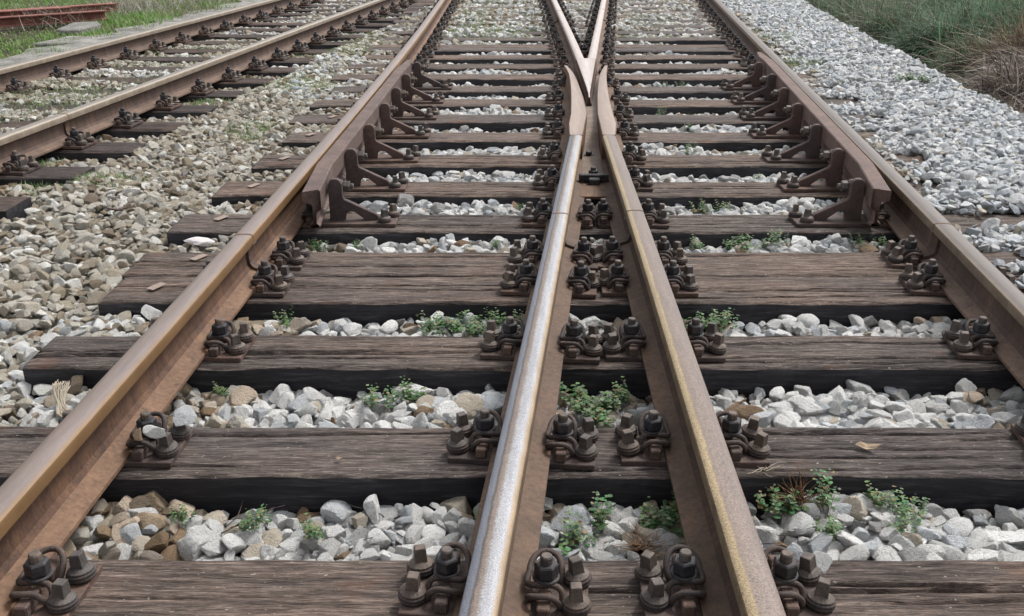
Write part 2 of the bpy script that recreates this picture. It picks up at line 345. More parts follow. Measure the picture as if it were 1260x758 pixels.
# bed sheet
def grid_sheet(name, xs, ys, zf, m):
    X, Y = np.meshgrid(xs, ys); Z = zf(X, Y); V = np.stack([X.ravel(), Y.ravel(), Z.ravel()], 1)
    nx = len(xs); i = np.arange((len(ys) - 1) * nx).reshape(-1, nx)[:, :-1].ravel()
    return np_mesh(name, V, np.stack([i, i + 1, i + nx + 1, i + nx], 1), [m], True)
bed = link('ballast_bed', grid_sheet('ballast_bed', np.arange(-7.5, 5.2, .07), np.arange(-1, 24, .07), lambda x, y: np.minimum(H(x, y) - .028, -.012 - .0 * x), M['bed']))
bed['kind'] = 'structure'
far = lambda x: np.sign(x) * (np.abs(x) ** 1.0)
xs = np.concatenate([-np.geomspace(300, 8, 26), np.arange(-7.5, 9, .5), np.geomspace(9.5, 300, 26)])
ys = np.concatenate([[-30, -10], np.arange(-1, 24, .5), np.geomspace(25, 400, 26)])
def GZ(x, y):
    z = np.where(x > edge_x(np.minimum(y, 24)) + .3, -.46 + vnoise(x, y, 3, 5) * .1 + .28 * smooth(2, 6, x - edge_x(np.minimum(y, 24))), -.5)
    z = np.where(x < -7.6, -.03 + vnoise(x, y, 3, 4) * .08 - .3 * smooth(-7.9, -7.5, x), z)
    return np.where(y > 24, np.maximum(z, -.06) * smooth(23.9, 25, y) + z * (1 - smooth(23.9, 25, y)), z)
gr = link('ground', grid_sheet('ground', xs, ys, GZ, M['ground'])); gr['kind'] = 'structure'

# ------------------------------------------------------------------ sleepers
def sleeper_mesh(x0, x1, wd, seed, hi):
    ny = 60 if hi else 18; nx = max(8, int((x1 - x0) / (.022 if hi else .06)))
    r = np.random.default_rng(seed)
    xs = np.linspace(x0, x1, nx); vs = np.linspace(-wd / 2, wd / 2, ny)
    X, Y = np.meshgrid(xs, vs, indexing='ij')
    Z = vnoise(X, Y, .9, seed) * .006 + vnoise(X / 6, Y, .016, seed + 3) * .0035 + vnoise(X / 10, Y, .007, seed + 5) * .0022
    d = np.minimum(np.minimum(wd / 2 - np.abs(Y), .02), np.minimum(X - x0, x1 - X) * .5); rag = .003 + .009 * (vnoise(X, Y * 0, .11, seed + 7) + .5) + .006 * np.clip(vnoise(X, Y * 0, .5, seed + 8) * 4 - .8, 0, 1)
    Z = Z - (1 - np.clip(d / .012, 0, 1)) ** 2 * rag
    if hi:
        for k in range(r.integers(9, 15)):                # splits along the grain
            c0 = r.uniform(x0, x1); ln = r.uniform(.15, 1.1); v0 = r.uniform(-wd * .45, wd * .45); sl_ = r.uniform(-.02, .02)
            t = (X - c0) / ln; env = np.clip(1 - t * t, 0, 1)
            off = Y - (v0 + sl_ * (X - c0) + vnoise(X, X * 0, .25, seed * 3 + k) * .018)
            Z = Z - env ** .5 * r.uniform(.009, .024) * np.exp(-(off / (.0026 + .0022 * env)) ** 2)
    wob = vnoise(X, Y * 0, .35, seed + 11) * .008 * (np.abs(Y) > wd / 2 - .001) * np.sign(Y)
    top = np.stack([X, Y + wob, Z], -1)
    rows = [top[:, j] for j in range(ny)]
    def side(j, s):
        out = []
        for dz, dy in ((-.006, .002), (-.05, .003), (-.10, .001), (-.16, 0)):
            c = top[:, j].copy(); c[:, 2] = c[:, 2] * .5 + dz; c[:, 1] += s * dy + s * (vnoise(c[:, 0], c[:, 2] * 0 + dz, .16, seed + 13) * .012 + vnoise(c[:, 0], c[:, 2] * 0 + dz, .04, seed + 14) * .004); out.append(c)
        return out
    lo, hi_ = side(0, -1), side(ny - 1, 1)
    rows = lo[::-1] + rows + hi_
    A = np.stack(rows, 1); n2 = A.shape[1]; V = A.reshape(-1, 3)
    i, j = np.meshgrid(np.arange(nx - 1), np.arange(n2 - 1), indexing='ij'); a = (i * n2 + j).ravel()
    F = np.stack([a, a + n2, a + n2 + 1, a + 1], 1)
    jj = j.ravel(); mi = np.where((jj < 4) | (jj >= n2 - 5), 1, 0); mi = np.where((jj == 3) | (jj == n2 - 5), 0, mi)
    # ends: fan strips between opposite rows
    m_ = n2 // 2; E = []
    for base in (0, (nx - 1) * n2):
        for q in range(m_ - 1 + (n2 % 2)):
            p = [base + q, base + q + 1, base + n2 - 2 - q, base + n2 - 1 - q]
            if len(set(p)) == 4: E.append(p if base == 0 else p[::-1])
    F = np.concatenate([F, np.array(E)]); mi = np.concatenate([mi, np.full(len(E), 1)])
    me = np_mesh('sleeper', V, F, [M['wood'], M['tar']], False, mi)
    me.polygons.foreach_set('use_smooth', np.array([True] * len(me.polygons)))
    try: me.set_sharp_from_angle(angle=math.radians(50))
    except Exception: pass
    return me
ORD = ['nearest', 'second', 'third', 'fourth', 'fifth', 'sixth', 'seventh', 'eighth', 'ninth', 'tenth', 'eleventh', 'twelfth', 'thirteenth', 'fourteenth', 'fifteenth', 'sixteenth', 'seventeenth', 'eighteenth', 'nineteenth', 'twentieth', 'twenty-first', 'twenty-second', 'twenty-third', 'twenty-fourth', 'twenty-fifth', 'twenty-sixth', 'twenty-seventh', 'twenty-eighth', 'twenty-ninth', 'thirtieth', 'thirty-first', 'thirty-second', 'thirty-third', 'thirty-fourth', 'thirty-fifth', 'thirty-sixth']
SL = []
for i, (yy, wd) in enumerate(SLY):
    x0, x1 = sl_x(i)
    o = link('wooden_sleeper', sleeper_mesh(x0, x1, wd, 31 + i, i < 8), None, (0, yy, 0), rnd.uniform(-.003, .003))
    extra = {0: ', cut by the photo bottom', 1: ', dead leaf on its right', 2: ', black left end exposed',
             3: ', front of a touching pair', 4: ', rear of a touching pair', 5: ', under the check rails near ends',
             11: ', under the check rails far ends'}.get(i, '')
    if not extra and i >= 17: extra = ', half buried in ballast'
    tag(o, 'timber sleeper under the crossing, ' + ORD[i] + ' from the camera' + extra, 'sleeper', 'long timber sleepers under the crossing')
    SL.append((o, x0, x1))
tagm = box_me('tag', -.017, .017, -.036, .036, 0, .003, M['tag'], .001)
for i, (x, dy) in {3: (-1.33, .0), 4: (-1.27, .05), 5: (-1.33, .05), 6: (-1.32, .03), 7: (-1.29, .03), 8: (-1.26, .02), 9: (-1.22, .02)}.items():
    t = link('tag', tagm, SL[i][0], (x, dy, .006), -.45 - .1 * rnd.random(), .02)
FSL = []
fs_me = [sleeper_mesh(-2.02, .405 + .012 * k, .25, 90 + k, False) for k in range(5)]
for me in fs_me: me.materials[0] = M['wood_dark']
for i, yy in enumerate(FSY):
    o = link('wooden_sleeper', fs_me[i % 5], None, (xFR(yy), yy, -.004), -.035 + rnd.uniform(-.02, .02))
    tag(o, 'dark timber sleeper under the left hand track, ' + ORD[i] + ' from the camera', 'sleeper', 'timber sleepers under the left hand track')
    FSL.append(o)

# ------------------------------------------------------------------ rails
PZ = .017                                               # plate thickness under the foot
PROF = [(-.075, 0), (-.075, .010), (-.052, .015), (-.022, .026), (-.011, .040), (-.0085, .06), (-.0085, .095), (-.013, .108), (-.033, .117), (-.036, .121), (-.036, .146), (-.0335, .1525),
        (-.027, .1565), (-.012, .158), (.012, .158), (.027, .1565), (.0335, .1525), (.036, .146), (.036, .121), (.033, .117), (.013, .108), (.0085, .095), (.0085, .06), (.011, .040), (.022, .026), (.052, .015), (.075, .010), (.075, 0)]
def sweep(name, prof, cx, y0, y1, step, mats, mi_of, z=PZ, ends=True):
    ny = max(2, int((y1 - y0) / step) + 1); ysr = np.linspace(y0, y1, ny); n = len(prof); V = []; UV = []
    for yq in ysr:
        e = .01; dx = (cx(yq + e) - cx(yq - e)) / (2 * e); l = math.hypot(1, dx); nx_, ny_ = 1 / l, -dx / l; c = cx(yq)
        for a, b in prof: V.append((c + a * nx_, yq + a * ny_, z + b))
    F, mi = [], []
    for i in range(ny - 1):
        for k in range(n):
            F.append((i * n + k, i * n + (k + 1) % n, (i + 1) * n + (k + 1) % n, (i + 1) * n + k)); mi.append(mi_of(k))
    nq = len(F)
    me = bpy.data.meshes.new(name)
    if ends: F += [tuple(range(n - 1, -1, -1)), tuple((ny - 1) * n + k for k in range(n))]; mi += [0, 0]
    me.from_pydata(V, [], F)
    for m_ in mats: me.materials.append(m_)
    me.polygons.foreach_set('material_index', mi)
    uv = me.uv_layers.new(name='UVMap'); d = np.zeros(len(me.loops) * 2); li = 0
    vi = np.zeros(len(me.loops), np.int32); me.loops.foreach_get('vertex_index', vi)
    pa = np.array([p[0] for p in prof]); d[0::2] = pa[vi % n] * 10 + .5; d[1::2] = np.array(V)[vi, 1]
    uv.data.foreach_set('uv', d)
    bm = bmesh.new(); bm.from_mesh(me); bmesh.ops.recalc_face_normals(bm, faces=bm.faces[:]); bm.to_mesh(me); bm.free()
    me.polygons.foreach_set('use_smooth', [True] * len(me.polygons))
    try: me.set_sharp_from_angle(angle=math.radians(28))
    except Exception: pass
    return me
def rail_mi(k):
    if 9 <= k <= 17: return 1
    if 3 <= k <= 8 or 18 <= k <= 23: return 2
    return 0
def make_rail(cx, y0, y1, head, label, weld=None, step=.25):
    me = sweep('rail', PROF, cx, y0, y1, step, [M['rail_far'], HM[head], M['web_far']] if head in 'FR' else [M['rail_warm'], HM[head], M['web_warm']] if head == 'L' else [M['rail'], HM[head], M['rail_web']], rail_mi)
    o = tag(link('rail', me), label, 'rail', 'steel running rails')
    if weld:
        wp = [(a * 1.0 + math.copysign(.010, a), b + (.008 if b > .012 else .004)) for a, b in PROF if b < .119]
        cm = sweep('weld_collar', wp, cx, weld - .022, weld + .022, .011, [M['weld']], lambda k: 0)
        c = link('weld_collar', cm, o)
        hp = [(a * 1.01, b + .0012) for a, b in PROF if b > .118]
        link('weld_seam', sweep('weld_seam', hp, cx, weld - .006, weld + .006, .006, [M['rail']], lambda k: 0), o)
    return o
hw = .036
make_rail(lambda y: xL(y) - hw, -.6, 24, 'L', 'brown rusty outer rail on the left of the crossing, grey mauve running surface', 3.58)
make_rail(lambda y: xR(y) + hw, -.6, 24, 'R', 'dull brown outer rail on the right of the crossing beside the white ballast', 3.72)
make_rail(lambda y: xLI(y) - hw, -.6, 5.35, 'LI', 'silvery inner rail, speckled worn top, running to the left side of the crossing nose', 3.86)
make_rail(lambda y: xRI(y) + hw, -.6, 5.35, 'RI', 'yellowish edged inner rail running to the right side of the crossing nose', 3.90)
make_rail(lambda y: xRI(y) + hw, 8.32, 24, 'V', 'bright topped rail leading away up and left from the crossing nose', 12.4)
make_rail(lambda y: xLI(y) - hw, 8.32, 24, 'V', 'bright topped rail leading away up and right from the crossing nose', 12.6)
make_rail(lambda y: xFR(y) - hw, 1.5, 24, 'F', 'right rail of the left hand track, tan top and brown web', 5.95)
make_rail(lambda y: xFL(y) - hw, 3.5, 24, 'F', 'farthest left rail, of the left hand track, beside the concrete strip')

# ------------------------------------------------------------------ crossing (frog)
fr = root('crossing_frog', (0, 0, 0)); tag(fr, 'cast steel crossing frog with V shaped nose between two flared wing rails', 'railway crossing')
def ribbon(name, sections, mats, mi_cap=0, top_mi=1):
    # sections: (y, [(x,z)...]) with equal counts, closed loops
    V, F, mi = [], [], []; n = len(sections[0][1])
    for yq, p in sections: V += [(x, yq, z) for x, z in p]
    for i in range(len(sections) - 1):
        for k in range(n):
            F.append((i * n + k, i * n + (k + 1) % n, (i + 1) * n + (k + 1) % n, (i + 1) * n + k))
            za = sections[i][1][k][1] + sections[i][1][(k + 1) % n][1]; mi.append(top_mi if za > .32 else 0)
    F += [tuple(range(n)), tuple((len(sections) - 1) * n + k for k in range(n))]; mi += [mi_cap] * 2
    me = py_mesh(name, V, F, mats); me.polygons.foreach_set('material_index', mi)
    uv = me.uv_layers.new(name='UVMap'); vi = np.zeros(len(me.loops), np.int32); me.loops.foreach_get('vertex_index', vi)
    Vn = np.array(V); lo = {}; d = np.zeros(len(vi) * 2)
    secmin = np.array([[min(x for x, z in p), max(x for x, z in p)] for _, p in sections])
    s = vi // n; d[0::2] = .14 + .72 * (Vn[vi, 0] - secmin[s, 0]) / (secmin[s, 1] - secmin[s, 0]); d[1::2] = Vn[vi, 1]
    uv.data.foreach_set('uv', d)
    bm = bmesh.new(); bm.from_mesh(me); bmesh.ops.recalc_face_normals(bm, faces=bm.faces[:]); bm.to_mesh(me); bm.free()
    return bevel(me, .003, 2, 40)
def lin(tab, y):
    for (a, va), (b, vb) in zip(tab, tab[1:]):
        if y <= b: return va + (vb - va) * max(0, (y - a) / (b - a))
    return tab[-1][1]
ysw = [5.352, 5.5, 5.65, 5.8, 5.93, 6.1, 6.3, 6.55, 6.9, 7.2, 7.5, 7.75, 8.0]
li_in = [(5.35, xLI(5.35)), (5.93, .449), (6.5, .466), (7.13, .468), (7.6, .462), (8.0, .437)]
li_out = [(5.35, xLI(5.35) - .072), (5.65, .325), (5.93, .352), (6.5, .386), (7.13, .415), (7.6, .425), (8.0, .412)]
ri_in = [(5.35, xRI(5.35)), (5.93, .512), (6.5, .555), (7.13, .612), (7.6, .668), (8.0, .735)]
ri_out = [(5.35, xRI(5.35) + .072), (5.65, .598), (5.93, .606), (6.5, .634), (7.13, .675), (7.6, .715), (8.0, .76)]
def wing(inn, out, sgn):
    secs = []
    for yq in ysw:
        a, b = lin(out, yq), lin(inn, yq); zt = RT + .004 * math.sin(max(0, min(1, (yq - 5.35) / 1.2)) * math.pi) - .012 * max(0, (yq - 7.6) / .4)
        o = b + (a - b)
        secs.append((yq, [(b, zt), (a, zt), (a, zt - .045), (a - sgn * -.012 * (-1), zt - .06), (a + (a - b) / abs(a - b) * .004, .03), (a + (a - b) / abs(a - b) * .055, .026), (a + (a - b) / abs(a - b) * .055, .0175), (b, .0175)]))
    return ribbon('wing_rail', secs, [M['rail'], HM['W']])
link('wing_rail', wing(li_in, li_out, -1), fr); link('wing_rail', wing(ri_in, ri_out, 1), fr)
# nose
secs = []
for yq in [6.56, 6.7, 6.9, 7.2, 7.5, 7.8, 8.05, 8.2, 8.32]:
    a, b = xRI(yq), xLI(yq)
    zt = RT - .010 * max(0, 1 - (yq - 6.56) / .35)
    if b - a < .012: m_ = (a + b) / 2; a, b = m_ - .006, m_ + .006
    secs.append((yq, [(a, zt), (a - .004, zt - .04), (a - .012, .125), (a - .012, .018), (b + .012, .018), (b + .012, .125), (b + .004, zt - .04), (b, zt)]))
link('nose', ribbon('nose', secs, [M['rail_web'], HM['V']]), fr)
# flangeway floor
def fl(yq, z): return (yq, [(lin(li_in, yq) - .004 if yq > 5.35 else xLI(yq) - .004, z), (lin(li_in, yq) - .004 if yq > 5.35 else xLI(yq) - .004, .0185), (lin(ri_in, yq) + .004 if yq > 5.35 else xRI(yq) + .004, .0185), (lin(ri_in, yq) + .004 if yq > 5.35 else xRI(yq) + .004, z)])
secs = [fl(5.06, .0335), fl(5.5, .036), fl(5.62, .042), fl(5.72, .062), fl(5.80, .092), fl(5.88, .112), fl(6.0, .120), fl(6.4, .120), fl(6.6, .104), fl(7.0, .092), fl(7.5, .085), fl(8.0, .08)]
link('flangeway_floor', ribbon('flangeway_floor', secs, [M['cast'], M['cast']]), fr)
# joined feet in front of the casting
poly = [(xLI(4.62) + .02, 4.62), (xLI(4.62) + .085, 4.62), ((xLI(4.9) + xRI(4.9)) / 2, 4.86), (xRI(4.62) - .085, 4.62), (xRI(4.62) - .02, 4.62), (xRI(5.1) - .0, 5.1), (xLI(5.1) + .0, 5.1)]
link('foot_plate', slab('foot_plate', poly, .0178, .0325, M['rail'], .002), fr)

# ------------------------------------------------------------------ rail fastenings
hexp = [(.022, 0), (.0255, .003), (.0255, .027), (.022, .031)]
m_nut = join_me('nut', [(lathe('a', [(.028, 0), (.029, .003), (.027, .006)], 16, M['nut']), Matrix(), 0), (lathe('b', hexp, 6, M['nut'], False, .3), Matrix.Translation((0, 0, .006)), 0)], [M['nut']])
m_bolt = lathe('bolt', [(.013, 0), (.013, .016), (.0105, .020)], 10, M['screw'])
m_washer = lathe('washer', [(.029, 0), (.0305, .003), (.0305, .006), (.028, .007), (.0305, .009), (.0305, .013), (.028, .015)], 18, M['clip'], False)
m_screw = join_me('lag_screw', [(lathe('a', [(.027, 0), (.0275, .004), (.019, .010), (.013, .012)], 18, M['screw']), Matrix.Translation((0, 0, .015)), 0), (lathe('b', [(.0190, .009), (.0162, .040), (.0148, .0420)], 4, M['screw'], False, .6), Matrix.Translation((0, 0, .015)), 0)], [M['screw']])
for k, me in enumerate((m_nut, m_bolt, m_washer, m_screw)): bevel(me, .0008, 1, 45)
clip_pts = [(.002, -.036, .030), (-.010, -.046, .040), (-.003, -.058, .051), (.014, -.062, .055), (.036, -.061, .054), (.052, -.057, .038), (.057, -.048, .019), (.060, -.037, .026), (.058, -.027, .044), (.042, -.021, .053), (.012, -.022, .054), (-.008, -.018, .050), (-.013, 0, .048),
            (-.010, .022, .050), (-.007, .046, .057), (.004, .066, .064), (.025, .075, .067), (.046, .066, .064), (.056, .046, .053), (.056, .028, .036), (.050, .022, .021)]
m_clip = tube('spring_clip', clip_pts, .0068, M['clip'], 7, 3)
m_clip_m = tube('spring_clip', [(-a, b, c) for a, b, c in clip_pts], .0068, M['clip'], 7, 3)
m_clip_lo = tube('spring_clip', clip_pts, .0072, M['clip'], 5, 2)
m_rib = box_me('rib', .013, .040, -.033, .033, PZ, .044, M['plate'], .003)
OUT = {'full': .113, 'short': .088, 'clip': .052}
plate_cache = {}
def plate_mesh(a, b, hy=.092):
    key = (round(a, 3), round(b, 3), hy)
    if key not in plate_cache: plate_cache[key] = box_me('base_plate', a, b, -hy, hy, .001, PZ, M['plate'], .002)
    return plate_cache[key]
I4 = Matrix.Translation
side_lo = {}
def side_parts(kind):
    # local frame: u=0 at the edge of the rail foot, +x outward
    L_ = [('rib', m_rib, (0, -.055, 0)), ('rib', m_rib, (0, .055, 0)), ('spring_clip', m_clip, (0, 0, 0)), ('nut', m_nut, (.027, 0, .056)), ('bolt', m_bolt, (.027, 0, .091))]
    if kind == 'full': sc = [(.091, -.045), (.091, .045)]
    elif kind == 'short': sc = [(.072, .0)]
    elif kind == 'guard': sc = []
    else: sc = []
    for a, b in sc: L_.append(('lag_screw', m_screw, (a, b, PZ)))
    return L_
FT = .075
def fastening(cx, yy, left, right, rail_desc, sl_desc, lo=False, z=0):
    sl = (cx(yy + .01) - cx(yy - .01)) / .02; rz = -math.atan(sl)
    a = -FT - OUT[left] if left else -FT - .004; b = FT + OUT[right] if right else FT + .004
    lab = 'rusty clip fastening of ' + rail_desc + ' on ' + sl_desc
    if lo:
        key = (left, right)
        if key not in side_lo:
            it = [(plate_mesh(a, b), Matrix(), 0)]
            for sgn, kd in ((-1, left), (1, right)):
                if not kd: continue
                mx0 = (I4((FT, 0, 0)) if sgn > 0 else Matrix.Rotation(math.pi, 4, 'Z') @ I4((FT, 0, 0)))
                for nm, me, loc in side_parts(kd):
                    mi = {'rib': 0, 'spring_clip': 1, 'nut': 2, 'bolt': 2, 'lag_screw': 3}[nm]
                    it.append((m_clip_lo if nm == 'spring_clip' else me, (mx0 @ Matrix.Diagonal((1, -1, 1, 1)) if nm == 'spring_clip' and sgn < 0 else mx0) @ I4(loc), mi))
            side_lo[key] = join_me('rail_fastening', it, [M['plate'], M['clip'], M['nut'], M['screw']])
        return tag(link('rail_fastening', side_lo[key], None, (cx(yy), yy, z), rz), lab, 'rail fastening', 'rail fastenings on the sleepers')
    r_ = root('rail_fastening', (cx(yy), yy, z), rz); tag(r_, lab, 'rail fastening', 'rail fastenings on the sleepers')
    link('base_plate', plate_mesh(a, b), r_)
    for sgn, kd in ((-1, left), (1, right)):
        if not kd: continue
        mx0 = (I4((FT, 0, 0)) if sgn > 0 else Matrix.Rotation(math.pi, 4, 'Z') @ I4((FT, 0, 0)))
        for nm, me, loc in side_parts(kd):
            p = mx0 @ Vector(loc); ob = link(nm, me, r_, p, 0 if sgn > 0 else math.pi)
            if nm == 'spring_clip' and sgn < 0: ob.data = m_clip_m; ob.rotation_euler[2] = 0
            if nm == 'spring_clip': ob.rotation_euler[2] += rnd.uniform(-.07, .07); ob.rotation_euler[1] = rnd.uniform(-.04, .04)
            if nm == 'nut': ob.rotation_euler[2] += rnd.uniform(0, 1)
            if nm == 'lag_screw':
                ob.rotation_euler = (rnd.uniform(-.12, .12), rnd.uniform(-.12, .12), rnd.uniform(0, 3)); ob.location.z += rnd.uniform(0, .005) - .001
                link('washer', m_washer, ob)
    return r_
cL = lambda y: xL(y) - hw
cR = lambda y: xR(y) + hw
cLI = lambda y: xLI(y) - hw
cRI = lambda y: xRI(y) + hw
DL, DR, DLI, DRI = 'the left outer rail', 'the right outer rail', 'the silvery inner rail', 'the yellowish inner rail'
for i, (yy, wd) in enumerate(SLY):
    if yy > 19: break
    sd_ = 'the ' + ORD[i] + ' sleeper from the camera'; lo = yy > 9
    guarded = 5 <= i <= 11
    fastening(cL, yy, 'clip', 'clip' if guarded else 'full', DL, sd_, lo)
    fastening(cR, yy, 'clip' if guarded else 'full', 'full' if i < 4 else None, DR, sd_, lo)
    if i <= 6:
        inn = 'full' if i < 3 else ('short' if i < 5 else 'clip' if i == 5 else None)
        fastening(cLI, yy + (.03 if i == 6 else 0), 'full', inn, DLI, sd_); fastening(cRI, yy + (.03 if i == 6 else 0), inn, 'full', DRI, sd_)
    elif i <= 11:       # outer sides of the casting
        wl = lin(li_out, yy) - .055 + FT if yy > 5.35 else cLI(yy); wr = lin(ri_out, yy) + .055 - FT if yy > 5.35 else cRI(yy)
        if i == 11:
            fastening(lambda y: xRI(y) + hw - .045, yy, 'full', None, 'the left crossing nose side', sd_)
            fastening(lambda y: xLI(y) - hw + .045, yy, None, 'full', 'the right crossing nose side', sd_)
        else:
            fastening(lambda y: wl + .04 * (y - yy), yy, 'full', None, 'the left wing rail', sd_)
            fastening(lambda y: wr + .11 * (y - yy), yy, None, 'full', 'the right wing rail', sd_)
    else:
        gap = xLI(yy) - xRI(yy); inn = 'clip' if gap < .52 else 'full'
        if gap < .27: inn = None
        fastening(cRI, yy, 'full', inn, 'the bright left nose rail', sd_, lo)
        fastening(cLI, yy, inn, 'full', 'the bright right nose rail', sd_, lo)
for i, yy in enumerate(FSY):
    if yy > 19: break
    sd_ = 'the ' + ORD[i] + ' sleeper of the left track'
    fastening(lambda y: xFR(y) - hw, yy, 'full', 'full', 'the right rail', sd_, yy > 6)
    fastening(lambda y: xFL(y) - hw, yy + .05, 'full', 'full', 'the far left rail', sd_, True)

# clamp block between the converging feet
cy = 4.93; cxm = (xLI(cy) + xRI(cy)) / 2
cl = root('foot_clamp', (cxm, cy, .034)); tag(cl, 'black steel clamp with a hex nut bridging the converging rail feet before the crossing nose', 'clamp')
link('clamp_bar', box_me('clamp_bar', -.075, .075, -.055, -.025, .004, .04, M['nut'], .003), cl)
link('lug', box_me('lug', -.028, .028, -.10, -.055, -.016, .028, M['nut'], .004), cl)
link('clamp_plate', box_me('clamp_plate', -.045, .045, -.024, .045, .001, .014, M['clip'], .003), cl)
nb = link('nut', m_nut, cl, (0, .0, .014)); link('bolt', m_bolt, nb, (0, 0, .033))
ce = root('loose_bolt', (xRI(5.2) - (xRI(5.2) - xLI(5.2)) / 2, 5.46, .037)); tag(ce, 'dark bolt head with bent washer standing in the throat just before the cast floor', 'bolt')
link('bolt_head', lathe('bolt_head', [(.014, 0), (.017, .004), (.017, .018), (.012, .023)], 6, M['nut']), ce, (0, 0, .002), 0, .3)
link('washer', lathe('washer', [(.03, 0), (.031, .003), (.028, .005)], 14, M['nut']), ce, (.002, -.006, -.004), 0, .25, .1)

# ------------------------------------------------------------------ check rails and their chairs
CP = [(0, .203), (.004, .208), (.069, .208), (.074, .203), (.075, .128), (.070, .118), (.052, .110), (.050, .060), (.062, .050), (.062, .042), (.022, .042), (.022, .050), (.036, .062), (.037, .135), (.030, .148), (.004, .158), (0, .163)]
def check_rail(gx, sgn, y0, y1, label):
    secs = []
    for yq in np.concatenate([[y0, y0 + .03, y0 + .25, y0 + .5], np.arange(y0 + .9, y1 - .6, .4), [y1 - .5, y1 - .25, y1 - .05, y1]]):
        e = max(0, (y0 + .5 - yq) / .5, (yq - (y1 - .5)) / .5); off = .042 + .038 * e
        shr = 1 if yq < y1 - .3 else 1 - .55 * (yq - (y1 - .3)) / .3
        cut = .0 if yq > y0 + .01 else .0
        secs.append((yq, [(gx(yq) + sgn * (off + a * (shr if b > .11 else 1)), b) for a, b in CP]))
    V, F = [], []; n = len(CP)
    for k_, (yq, p) in enumerate(secs):
        for (x, z), (a, b) in zip(p, CP):
            V.append((x, yq + (a * .55 if k_ == 0 else 0) + ((.2 - z) * .25 if k_ == 0 else 0), z))
    for i in range(len(secs) - 1):
        for k in range(n): F.append((i * n + k, i * n + (k + 1) % n, (i + 1) * n + (k + 1) % n, (i + 1) * n + k))
    F += [tuple(range(n)), tuple((len(secs) - 1) * n + k for k in range(n))]
    me = py_mesh('check_rail', V, F, [M['check']]); bm = bmesh.new(); bm.from_mesh(me); bmesh.ops.recalc_face_normals(bm, faces=bm.faces[:]); bm.to_mesh(me); bm.free()
    return tag(link('check_rail', me), label, 'check rail', 'check rails beside the outer rails')
check_rail(xL, 1, 4.06, 7.98, 'reddish brown check rail with bent ends beside the left outer rail')
check_rail(xR, -1, 4.08, 8.45, 'reddish brown check rail with bent ends beside the right outer rail')
bp_ = [(0, PZ), (0, .178), (.006, .198), (.018, .207), (.042, .207), (.055, .198), (.062, .182), (.062, .128), (.068, .114), (.205, .048), (.216, .038), (.216, PZ), (.158, PZ), (.146, .030), (.112, .056), (.088, .060), (.073, .046), (.069, PZ)]
m_br = prism('bracket', bp_, -.015, .015, M['chair'], .003)
m_br2 = prism('bracket', [(-a, b) for a, b in bp_], -.015, .015, M['chair'], .003)
m_cb = {s: box_me('base_plate', *sorted((-s * .06, s * .30)), -.078, .078, .002, PZ + .001, M['plate'], .002) for s in (1, -1)}
m_hb = join_me('bolt', [(m_nut, Matrix.Rotation(math.pi / 2, 4, 'Y'), 0), (m_bolt, Matrix.Rotation(math.pi / 2, 4, 'Y') @ I4((0, 0, .033)), 0), (lathe('shank', [(.011, -.06), (.011, 0)], 8, M['nut']), Matrix.Rotation(math.pi / 2, 4, 'Y'), 0)], [M['screw']])
for side, s, gx, n_ in (('left', 1, xL, 7), ('right', -1, xR, 7)):
    for k in range(n_):
        i = 5 + k; yy = SLY[i][0]; x = gx(yy) + s * (.042 + .075 + (.03 if k == 0 else .02 if k == n_ - 1 else 0))
        c = root('check_rail_chair', (x, yy, 0)); tag(c, f'triangular iron chair bracing the {side} check rail on the {ORD[i]} sleeper from the camera', 'rail chair', 'chairs bracing the check rails')
        link('base_plate', m_cb[s], c); link('bracket', m_br if s > 0 else m_br2, c, (0, -.01, 0))
        b_ = link('bolt', m_hb, c, (s * .052, .036, .160), 0 if s > 0 else math.pi)
        link('spacer', box_me('spacer', *sorted((-s * .002, s * .05)), .018, .052, .12, .19, M['chair'], .003), c)
        for v in (-.042, .042):
            ob = link('lag_screw', m_screw, c, (s * (.262 + v * .35), v, PZ + .001), rnd.uniform(0, 3), rnd.uniform(-.06, .06), rnd.uniform(-.06, .06)); link('washer', m_washer, ob)

# ------------------------------------------------------------------ ballast stones
def hull(seed, m, level=3, rough=1.0):
    r = np.random.default_rng(seed); bm = bmesh.new(); bmesh.ops.create_icosphere(bm, subdivisions=level, radius=1)
    k = r.integers(8, 12); Nn = r.normal(size=(k, 3)); Nn /= np.linalg.norm(Nn, axis=1)[:, None]; D = r.uniform(.46, .82, k)
    sc_ = np.array((1.22, .98, .80)) * r.uniform(.9, 1.1, 3); sd_ = Vector((seed * 3.1, seed * .7, 0))
    for v in bm.verts:
        c = np.array(v.co); q = Nn @ c; rr = np.where(q > .05, D / np.maximum(q, .05), 9); rr = np.sort(rr)[:2]
        R_ = min(rr[0], 1.2); R_ -= .025 * math.exp(-((rr[1] - rr[0]) / .03) ** 2)
        p = Vector(c * R_)
        R2 = 1 + rough * (.035 * mnoise.noise(p * 2.3 + sd_) + .035 * mnoise.noise(p * 7 + sd_) + .02 * mnoise.noise(p * 15 + sd_))
        p = Vector(np.array(p) * sc_ * 1.24) * R2; v.co = p
    me = bpy.data.meshes.new('stone'); bm.to_mesh(me); bm.free(); me.materials.append(m)
    me.polygons.foreach_set('use_smooth', [True] * len(me.polygons))
    try: me.set_sharp_from_angle(angle=math.radians(20))
    except Exception: pass
    return me
